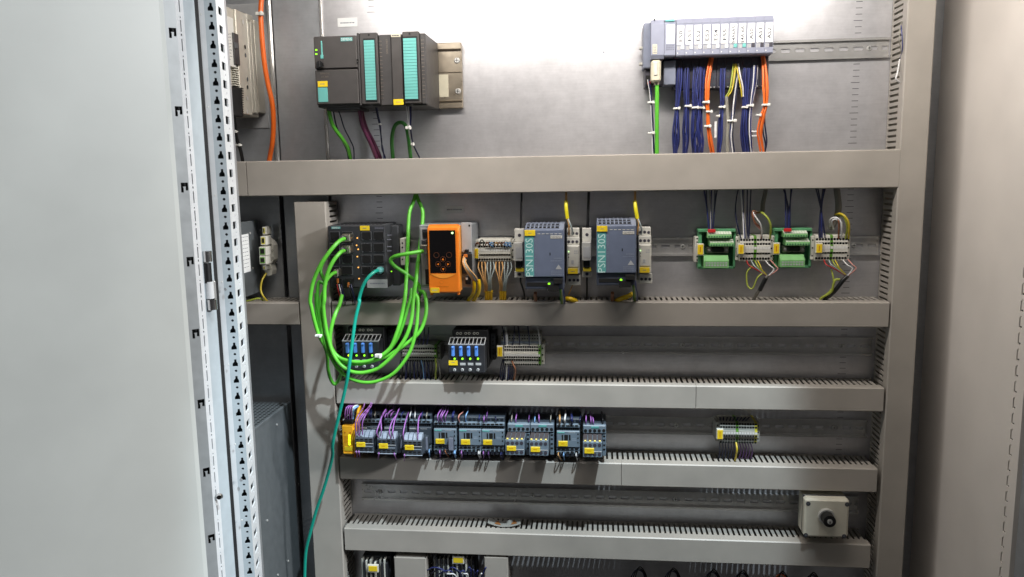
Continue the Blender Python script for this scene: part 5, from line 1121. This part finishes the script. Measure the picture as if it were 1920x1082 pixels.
def loops(label, zf, lst, r=1.15):
    t = thing('wire_bundle', label, 'wires', P(*zf(lst[0][0][0][0], lst[0][0][0][1]), lst[0][0][0][2]))
    for pts, m_ in lst: wire(t, pts, r, m_, zf)
def up(x, y0, y1, m_, lean=60, d=90): return ([(x, y1, d), (x - 4, (y0 + y1) / 2 + 20, d + 8), (x + lean * .4, y0 + (y1 - y0) * .25, d + 2), (x + lean, y0, d - 22), (x + lean * 1.2, y0 - 60, d - 50)], m_)
loops('long purple wires leaning over the first contactor', Y7, [up(275, 110, 490, 'w_violet', 100, 124), up(305, 95, 490, 'w_violet', 150, 124), up(325, 110, 495, 'w_violet', 145, 124), up(368, 130, 480, 'w_violet', 90, 124), up(460, 130, 250, 'w_blue_w', 10, 80), up(485, 130, 260, 'w_blue_w', 6, 80), up(540, 165, 240, 'w_grey_w', 4, 80)])
loops('long purple wires looping over the second contactor', Y7, [([(590, 520, 124), (562, 450, 134), (600, 330, 124), (640, 210, 104), (690, 130, 70)], 'w_violet'), ([(618, 500, 124), (628, 400, 130), (622, 280, 112), (660, 190, 90), (700, 150, 60)], 'w_violet'), ([(765, 540, 124), (738, 450, 134), (770, 310, 122), (840, 200, 92), (870, 120, 64)], 'w_violet'), ([(795, 530, 124), (785, 440, 132), (810, 290, 112), (850, 180, 88), (880, 110, 60)], 'w_violet'), up(680, 180, 250, 'w_violet', 30, 80), up(715, 130, 250, 'w_violet', 70, 80), up(760, 150, 250, 'w_violet', 50, 80), up(905, 160, 240, 'w_blue_w', 30, 80)])
loops('purple and white wires at the third contactor', Y7, [([(940, 550, 124), (930, 470, 132), (955, 330, 118), (980, 240, 92), (1005, 170, 60)], 'w_violet'), up(1025, 160, 260, 'w_white_w', 14, 80), up(1095, 165, 270, 'w_white_w', 0, 80), ([(1132, 540, 122), (1134, 420, 124), (1140, 300, 108), (1155, 230, 90), (1200, 160, 50)], 'w_violet'), up(1190, 160, 260, 'w_blue_w', 10, 80), up(1255, 170, 260, 'w_grey_w', 6, 80)])
loops('four short purple wires arching into the fourth contactor', W4, [([(430, 330, 82), (398, 240, 94), (410, 160, 90), (450, 95, 70), (490, 30, 40)], 'w_violet'), ([(455, 320, 82), (445, 230, 92), (470, 150, 88), (492, 110, 70), (510, 40, 40)], 'w_violet'), ([(500, 320, 82), (470, 240, 94), (500, 160, 90), (535, 105, 70), (560, 30, 40)], 'w_violet'), ([(540, 300, 82), (540, 220, 92), (560, 160, 88), (580, 120, 70), (600, 40, 40)], 'w_violet'), up(668, 100, 300, 'w_blue_w', 30, 80), up(690, 100, 300, 'w_blue_w', 18, 80)])
loops('purple and navy wires above the twin contactors', W4, [([(810, 320, 82), (782, 250, 94), (800, 180, 90), (850, 140, 70), (890, 90, 40)], 'w_pink'), up(905, 100, 300, 'w_navy', 55, 80), up(920, 100, 300, 'w_lblue_w', 40, 80), up(1165, 170, 300, 'w_blue_w', 8, 80), up(1255, 190, 310, 'w_violet', 4, 82), up(1305, 110, 310, 'w_violet_d', 14, 80), up(1480, 200, 300, 'w_navy', -30, 80)])
loops('thin wires with white ferrules above the screw contactor pair', W5, [up(178, 150, 330, 'w_grey_w', 8, 70), up(250, 140, 330, 'w_violet', 14, 72), up(474, 150, 330, 'w_violet_d', 8, 70), up(575, 180, 330, 'w_lblue_w', 0, 70), up(650, 140, 330, 'w_violet', -14, 72), up(848, 150, 330, 'w_grey_w', 2, 70)])
loops('yellow, pale green and navy wires above the contactor between screw contactors', W5, [up(1005, 165, 320, 'w_tan_w', -6, 84), up(1090, 150, 320, 'w_white_w', 12, 84), up(1200, 150, 320, 'w_navy', -10, 84), up(1215, 150, 320, 'w_blue_w', -14, 84), up(1350, 180, 330, 'w_navy', 10, 80)], 1.7)
loops('purple wires above the last screw contactor', W5, [up(1455, 160, 350, 'w_violet', -4, 74), up(1540, 170, 350, 'w_violet', -14, 74), up(1582, 190, 350, 'w_violet', -22, 74), up(1745, 170, 350, 'w_black_w', -20, 70)])
def dn(x, y, m_, dx=10, d=92): return ([(x, y, d - 4), (x - 4, y + 40, d + 4), (x + dx * .4, y + 90, d - 4), (x + dx, y + 140, d - 30)], m_)
loops('purple wire tails below the first three contactors', W3, [dn(280, 820, 'w_violet', 24, 124), dn(325, 820, 'w_violet', 24, 124), dn(695, 850, 'w_violet', -18, 124), dn(980, 860, 'w_violet', 36, 124), dn(1168, 880, 'w_violet', -10, 124)])
loops('blue and purple wire tails below the fourth and twin contactors', W4, [dn(245, 820, 'w_lblue_w', 8), dn(440, 830, 'w_violet', 10), dn(708, 840, 'w_lblue_w', 22), dn(725, 840, 'w_lblue_w', 10), dn(840, 840, 'w_violet', 14), dn(1155, 850, 'w_white_w', 26), dn(1182, 850, 'w_white_w', 20), dn(1245, 850, 'w_violet', 8), dn(1340, 860, 'w_violet_d', 20), dn(1570, 870, 'w_blue_w', 24), dn(1600, 870, 'w_blue_w', 18), dn(545, 820, 'w_brown_w', 70)])
loops('orange and white wire tails below the contactor between screw contactors', W5, [dn(980, 815, 'w_tan_w', 60), dn(1072, 815, 'w_lblue_w', 10), dn(1285, 820, 'w_white_w', 26)])
TS6 = terminal_strip('small terminal strip alone at the right of the contactor rail', W6, (300, 300, 1055, 665), 58, 14, {6: 'term_green', 13: 'term_yellow'}, (316, 420, 410, 572), rows=((.08, 1), (.22, 0), (.6, 0), (.78, 0), (.92, 1)), white='term_grey')
drop('navy, violet and one yellow-green wire below the small terminal strip', W6, [(fan(355 + k * 48, 630, 340 + k * 50, 900, 52, 36, 12), 'w_navy') for k in range(6)] + [(fan(690 + k * 46, 630, 680 + k * 50, 900, 52, 36, 30), 'w_violet_d') for k in range(5)] + [([(632, 630, 54), (650, 740, 62), (635, 850, 56), (610, 960, 44)], 'w_yellow_w', 1.8)] + [(fan(360 + k * 62, 200, 350 + k * 46, 330, 40, 50, 6), 'w_navy') for k in range(9)], 1.2)

# ================================================================== row 5
kb = thing('key_switch_box', 'pale square box with a black key switch at lower right', 'switch box', base_of(X4, (300, 290, 1000, 910), 105))
x0, x1, z0, z1 = rect(X4, (318, 300, 1015, 905), 92)
MB().box(x0 + 1, x1 - 1, -72, -44, z0 + 1, z1 - 1, 2).build('box_body', 'keybox', kb)
MB().box(x0 + 14, x1 - 14, -44, -8, z0 + 20, z1 - 20, 2).build('rail_adapter', 'black', kb)
MB().box(x0, x1, -92, -73, z0, z1, 4).build('box_lid', 'keybox', kb)
MB().box(x0 + .6, x1 - .6, -73.5, -71.5, z0 + .6, z1 - .6).build('seal', 'et_dark', kb)
for (x, y) in ((378, 370), (985, 382), (340, 860), (938, 878)):
    p = P(*X4(x, y), 92); s_ = MB().cyl(p, (0, -1, 0), 4.0, .5, 14).build('lid_screw', 'et_dark', kb); MB().cyl((p.x, p.y - .4, p.z), (0, -1, 0), 2.2, .5, 10).build('screw_head', 'drive_grey', s_)
p = P(*X4(655, 560), 92); ks = MB().cyl((p.x, -92, p.z), (0, -1, 0), 15, 6, 28, r2=14).build('switch_bezel', 'screw_steel', kb)
MB().cyl((p.x, -98, p.z), (0, -1, 0), 11.5, 18, 26, r2=11).build('lock_body', 'black', ks); MB().cyl((p.x, -116, p.z), (0, -1, 0), 4.6, 1.6, 18).build('lock_face', 'screw_steel', ks); MB().box(p.x - .9, p.x + .9, -118, -117, p.z - 3, p.z + 1).build('key_slot', 'hole', ks)
stk = thing('warning_sticker', 'curled white sticker with orange triangles lying on the lowest duct', 'sticker', P(*X2(1370, 480), 40))
mb = MB(); n = 10; A = [P(*X2(1260 + 22 * i, 505 + 6 * math.sin(i / n * 3.1)), 48 + 3 * math.sin(i * 3.1 / n)) for i in range(n + 1)]; B = [P(*X2(1268 + 21 * i, 452 - 4 * math.sin(i / n * 3.1)), 28) for i in range(n + 1)]
for i in range(n + 1): A[i].z = 906.5 + 3 * (i / n - .5) ** 2 * 8; B[i].z = 908 + 14 * abs(i / n - .45) ** 1.2 * 1.2
mb.add([*A, *B], [(i, i + 1, n + 2 + i, n + 1 + i) for i in range(n)], 0, True)
so = mb.build('sticker_sheet', 'sticker', stk)
for u in (.28, .72):
    i = int(u * n); c0 = A[i].lerp(B[i], .25) + Vector((0, -.3, .7)); c1_ = A[i + 2 if i + 2 <= n else n].lerp(B[min(i + 2, n)], .25) + Vector((0, -.3, .7)); c2_ = A[i + 1].lerp(B[i + 1], .9) + Vector((0, -.3, .7))
    MB().add([c0, c1_, c2_], [(0, 1, 2)]).build('warning_triangle', 'sticker_mark', so)

# ================================================================== bottom row, just entering the frame
def bottom_block(label, r, tagr, d, seed, wires=True):
    t = thing('terminal_block', label, 'terminal block', base_of(PX, (r[0], r[1], r[2], 1100), d))
    x0, x1, z0, z1 = rect(PX, r, d)
    MB().box(x0, x1, -d + 18, -8, z0, z1, 1).build('housing', 'switch_grey', t)
    rn = random.Random(seed); k = 0; x = x0 + 1
    while x < x1 - 3:
        hgt = z1 - rn.uniform(0, 8); MB().box(x, x + 3.4, -d + rn.uniform(0, 6), -d + 20, z0, hgt, .4).build('terminal', ('term_grey', 'fuse_body', 'term_white', 'fuse_body')[k % 4], t); x += 4.6; k += 1
    if tagr:
        pb(t, 'tag_holder', PX, (tagr[0] - 2, tagr[1] - 2, tagr[2] + 2, tagr[3] + 2), d + 6, 6, 'term_white', .5); pb(t, 'yellow_tag', PX, tagr, d + 7, 2, 'yellow_tag', .3)
    return t
bottom_block('dark terminal block with yellow tag at the bottom, beside tall left duct', (676, 1050, 730, 1100), (691, 1062, 707, 1071.5), 70, 1)
bottom_block('white and black terminal block with yellow tag between two short ducts', (812, 1046, 890, 1100), (850, 1046.5, 868, 1055.5), 62, 2)
drop('blue wires crowding the bottom terminal block between two short ducts', PX, [([(800 + k * 9, 1070 + (k % 3) * 5, 66), (815 + k * 8, 1064 + (k % 4) * 4, 76), (835 + k * 6, 1072 + (k % 2) * 6, 74), (850 + k * 4, 1100, 60)], ('w_blue_w', 'w_navy', 'w_blue_w', 'w_white_w')[k % 4]) for k in range(13)], 1.4)
for k, (u, lab) in enumerate(((1195, 'leftmost black wire loop under the lowest duct'), (1258, 'second black wire loop under the lowest duct'), (1333, 'third black wire loop under the lowest duct'), (1388, 'fourth black wire loop under the lowest duct'), (1462, 'fifth black wire loop under the lowest duct'), (1520, 'rightmost black wire loop under the lowest duct'))):
    y = 1046 + (u - 1100) * .032
    t = thing('wire_loop', lab, 'wires', P(u, 1082, 30))
    for j in range(3): wire(t, [(u - 22 + j * 5, 1330, 20), (u - 18 + j * 5, 1110, 26), (u - 12 + j * 4, y + 34, 24), (u - 2 + j * 3, y + 20 - j * 3, 24), (u + 10 + j * 2, y + 24, 24), (u + 14 + j * 2, y + 40, 34), (u + 14, 1120, 22), (u + 16, 1330, 18)], 1.2, 'w_black_w' if j else ('w_orange_w' if k == 4 else 'w_navy'))

# ================================================================== left bay behind the post
def fl(x, u, v):
    """photo pixel on the plane X = x -> (y, z)"""
    r = WT @ Vector(((u - 960) / F, (v - 541) / F, 1.0)); t_ = x / r.x; return -CAM_D + r.y * t_, CAM_Z + r.z * t_
def fb(par, name, zf, r, x, th, mt, c=.6):
    """box whose right flank covers the photo rectangle r on the plane X = x"""
    u0, v0 = zf(r[0], r[1]); u1, v1 = zf(r[2], r[3]); um, vm = (u0 + u1) / 2, (v0 + v1) / 2
    ya, yb = fl(x, u0, vm)[0], fl(x, u1, vm)[0]; za, zb = fl(x, um, v1)[1], fl(x, um, v0)[1]
    return MB().box(x - th, x, ya, yb, za, zb, c).build(name, mt, par)
dv = thing('servo_drive', 'beige drive unit with white side label behind the post, upper left', 'drive', P(*ZA(560, 640), 20))
pb(dv, 'back_panel', ZA, (380, 22, 655, 725), 3.5, 3, 'light_grey', .5)
xd = P(*ZA(641, 380), 8).x
fb(dv, 'housing', ZA, (400, 75, 600, 645), xd - 8, 70, 'beige_metal', 1.5)
fb(dv, 'upper_housing', ZA, (430, 50, 506, 185), xd - 3, 60, 'beige_metal', 1.5)
fl_ = fb(dv, 'mounting_flange', ZA, (503, 72, 564, 643), xd, 12, 'beige_metal', 1.2)
fb(dv, 'base_rail', ZA, (564, 90, 600, 640), xd - 5, 12, 'beige_metal', 1)
for (a, b) in ((567, 578), (584, 597), (604, 641)): fb(dv, 'cooling_rib', ZA, (a, 126, b, 634), xd if b < 600 else xd - 1, 10, 'beige_metal', .8)
lb = fb(dv, 'type_label', ZA, (408, 92, 480, 370), xd - 1, 30, 'white', .8)
yy, zz = fl(xd - 1, *ZA(428, 138)); MB().cyl((xd - 1, yy, zz), (1, 0, 0), 3.4, .6, 14).build('label_hole', 'hole', lb)
mb = MB(); rn = random.Random(9)
for k in range(9):
    for x_ in (424, 438, 452):
        yy, zz = fl(xd - 1, *ZA(x_ + rn.uniform(0, 4), 190 + k * 18)); mb.box(xd - 1.2, xd - .8, yy, yy + rn.uniform(3, 9), zz - .5, zz + .5)
mb.build('print', 'ink_soft', lb)
fb(dv, 'black_cover', ZA, (478, 190, 508, 366), xd + 1.5, 40, 'black', 1.2); fb(dv, 'cover_latch', ZA, (484, 240, 500, 275), xd + 3, 6, 'drive_dark', .8)
for k in range(9): fb(dv, 'cooling_fin', ZA, (484, 380 + k * 12.5, 516, 386 + k * 12.5), xd - 1, 12, 'offwhite', .3)
fb(dv, 'power_connector', ZA, (440, 490, 526, 652), xd + 3, 50, 'matt_black', 1.2)
for k in range(12): fb(dv, 'connector_rib', ZA, (522, 496 + k * 12.8, 532, 503 + k * 12.8), xd + 4, 10, 'black', .4)
for (x, y, r, mt) in ((527, 124, 4.4, 'screw_steel'), (538, 265, 4, 'hole'), (541, 312, 4, 'drive_dark'), (555, 447, 4, 'drive_dark'), (558, 492, 4, 'hole'), (562, 552, 4, 'screw_steel'), (570, 628, 4.2, 'screw_steel')):
    x = min(x, 552); yy, zz = fl(xd, *ZA(x, y)); MB().ring((xd, yy, zz), (1, 0, 0), r, r + 1.2, .6, 16).build('hole_rim', 'beige_metal', fl_); MB().cyl((xd, yy, zz), (1, 0, 0), r, .35, 14).build('mounting_hole', mt, fl_)
cable('motor_cable', 'thick orange cable running down beside the beige drive', 'cable', [(640, -60, 60), (632, 0, 60), (628, 80, 62), (634, 200, 62), (648, 350, 60), (668, 470, 58), (692, 580, 56), (700, 690, 54), (694, 800, 50), (682, 870, 40), (672, 930, 34)], 4.6, 'w_orange_c', ZA)
ct = tag(tie(None, ZA, 622, 78, 66, 7, 3), 'pale clamp holding the orange cable at the top', 'cable tie')
t = thing('wire_bundle', 'black cable with two ties below the beige drive', 'wires', P(*ZA(485, 650), 90))
wire(t, [(470, 600, 110), (482, 700, 90), (492, 780, 78), (515, 850, 60), (530, 930, 40)], 3.4, 'w_black_w', ZA, 'cable_jacket', 8); wire(t, [(430, 430, 110), (455, 460, 118), (475, 500, 110)], 1.6, 'w_white_w', ZA); wire(t, [(415, 10, 100), (430, 40, 110), (447, 62, 112)], 2, 'w_black_w', ZA)
tie(t, ZA, 484, 742, 92, 4, 1.6); tie(t, ZA, 502, 818, 74, 6, 1.6)
ps = thing('power_unit', 'grey metal power unit with white type label behind the post', 'power supply', P(*ZB(560, 590), 20))
x0 = P(*ZB(622, 350), 15).x; zt_, zb_ = P(*ZB(600, 158), 15).z, P(*ZB(622, 560), 15).z
MB().box(x0 - 90, x0, -180, -12, zb_, zt_, 1.2).build('housing', 'drive_grey', ps)
# its type label sits on the right flank, which faces the viewer at an angle
ya = -40; ye = -150
def flank(u, v):     # point on the flank plane x = x0
    r = WT @ Vector(((u - 960) / F, (v - 541) / F, 1.0)); t_ = x0 / r.x; return -CAM_D + r.y * t_, CAM_Z + r.z * t_
c = [flank(*ZB(x, y)) for x, y in ((505, 248), (553, 232), (570, 445), (522, 462))]
y0_, y1_ = min(p[0] for p in c), max(p[0] for p in c); z0_, z1_ = (c[2][1] + c[3][1]) / 2, (c[0][1] + c[1][1]) / 2
MB().box(x0 - .3, x0 + .7, max(y0_, -178), y1_, z0_, z1_).build('type_label', 'paper', ps)
mb = MB(); rn = random.Random(4)
for k in range(9):
    yy = max(y0_, -178) + 4; z = z1_ - 5 - k * (z1_ - z0_ - 8) / 9
    while yy < y1_ - 6: w_ = rn.uniform(2, 7); mb.box(x0 + .6, x0 + .8, yy, min(yy + w_, y1_ - 3), z - .5, z + .5); yy += w_ + 2.5
mb.build('print', 'ink_soft', ps)
for (x, y) in ((567, 232), (583, 430), (622, 215)):
    yy, zz = flank(*ZB(x, y)); MB().cyl((x0, max(yy, -175), zz), (1, 0, 0), 2.2, 1.2, 12).build('screw', 'screw_steel', ps)
mb = MB()
for k in range(6): mb.box(x0 - 30, x0 - 3, -40 - k * 22, -32 - k * 22, zt_ - .2, zt_ + .5)
mb.build('vent_slot', 'hole', ps)
ter = thing('terminal_strip', 'pale terminal slices with green and yellow ends beside the grey power unit', 'terminal strip', P(*ZB(665, 470), 20))
x1_ = P(*ZB(640, 330), 60).x
prof_px = [(655, 195), (662, 197), (668, 260), (690, 275), (705, 300), (708, 380), (690, 405), (700, 440), (698, 465), (675, 472), (660, 450), (655, 440)]
yb = []
pp = [P(*ZB(x, y), 28) for x, y in prof_px]
MB().prism_y([(p.x, p.z) for p in pp], -34, -12).build('end_plate', 'term_white', ter)
for k, (y0p, y1p, dd, mt) in enumerate(((197, 240, 46, 'term_yellow'), (250, 300, 58, 'term_yellow'), (310, 360, 66, 'term_green'), (362, 408, 66, 'term_green'), (415, 440, 52, 'term_yellow'))):
    a = pb(ter, 'terminal', ZB, ((636, 626, 618, 620, 638)[k], y0p, 660, y1p), dd, 24, 'term_white', .8); pb(a, 'terminal_mouth', ZB, ((640, 630, 622, 624, 642)[k], y0p + 6, 650, y1p - 6), dd + .6, 1, mt, .3); pb(a, 'wire_entry', ZB, ((642, 633, 625, 627, 644)[k], y0p + 11, 647, y1p - 12), dd + 1, 1, 'hole', .3)
mb = MB()
for (x, y) in ((680, 300), (695, 330), (680, 350), (697, 372), (684, 385)): p = P(*ZB(x, y), 34); mb.ring(p, (0, -1, 0), 1.6, 2.4, 1, 10)
mb.build('snap_eye', 'term_grey', ter)
MB().box(P(*ZB(700, 330), 5).x, P(*ZB(716, 330), 5).x, -9, -1.5, P(*ZB(705, 405), 5).z, P(*ZB(705, 280), 5).z, .8).build('rail_stub', 'zinc_rail', ter)
drop('yellow-green earth wires below the pale terminal slices', ZB, [([(658, 458, 40), (635, 500, 52), (628, 555, 58), (650, 600, 56), (688, 638, 44)], 'w_yellow_w', 1.9), ([(500, 625, 60), (560, 612, 60), (620, 600, 56), (655, 625, 46), (660, 650, 40)], 'w_yg', 1.9)])
bx = thing('drive_cabinet', 'large grey drive housing with perforated top behind the post, lower left', 'drive', P(*ZC_(700, 1080), 10))
pA, pB = P(*ZC_(795, 95), 8), None
x0 = pA.x; zt_ = pA.z
r_ = ZC_(592, 318); yy, zz = (lambda u, v: ((WT @ Vector(((u - 960) / F, (v - 541) / F, 1.0)))))(*r_), None
t_ = (zt_ - CAM_Z) / yy.z; ynear = -CAM_D + yy.y * t_
MB().box(x0 - 300, x0, -330, -10, Z0, zt_ - 3, 1.5).build('housing', 'drive_grey', bx)
# perforated lid: rows of real round openings over a dark tray
lid = MB(); cw = 9.0
vs, fs = fill_cell(cw, cw, [circle(cw / 2, cw / 2, 3.1, 7)])
for i in range(16):
    for j in range(32):
        lid.add([(x0 - 4 - (i + 1) * cw + x, -328 + j * cw * 1.08 + y * 1.08, zt_) for x, y in vs], fs)
lid.build('perforated_lid', 'drive_grey', bx, None, 'stuff')
MB().box(x0 - 150, x0 - 3, -328, -14, zt_ - 2.9, zt_ - 2.5).build('vent_tray', 'matt_black', bx)
MB().box(x0 - 4, x0 + .6, -331, -10, zt_ - 5, zt_ + .8, .8).build('lid_rim', 'drive_grey', bx)
x0b = x0
def flank2(u, v):
    r = WT @ Vector(((u - 960) / F, (v - 541) / F, 1.0)); t_ = x0b / r.x; return -CAM_D + r.y * t_, CAM_Z + r.z * t_
for (x, y) in ((714, 228), (660, 765), (778, 992), (838, 562), (720, 1070)):
    yy, zz = flank2(*ZC_(x, y)); MB().cyl((x0b, max(yy, -325), zz), (1, 0, 0), 2.2, 1.4, 10).build('screw', 'screw_steel', bx)
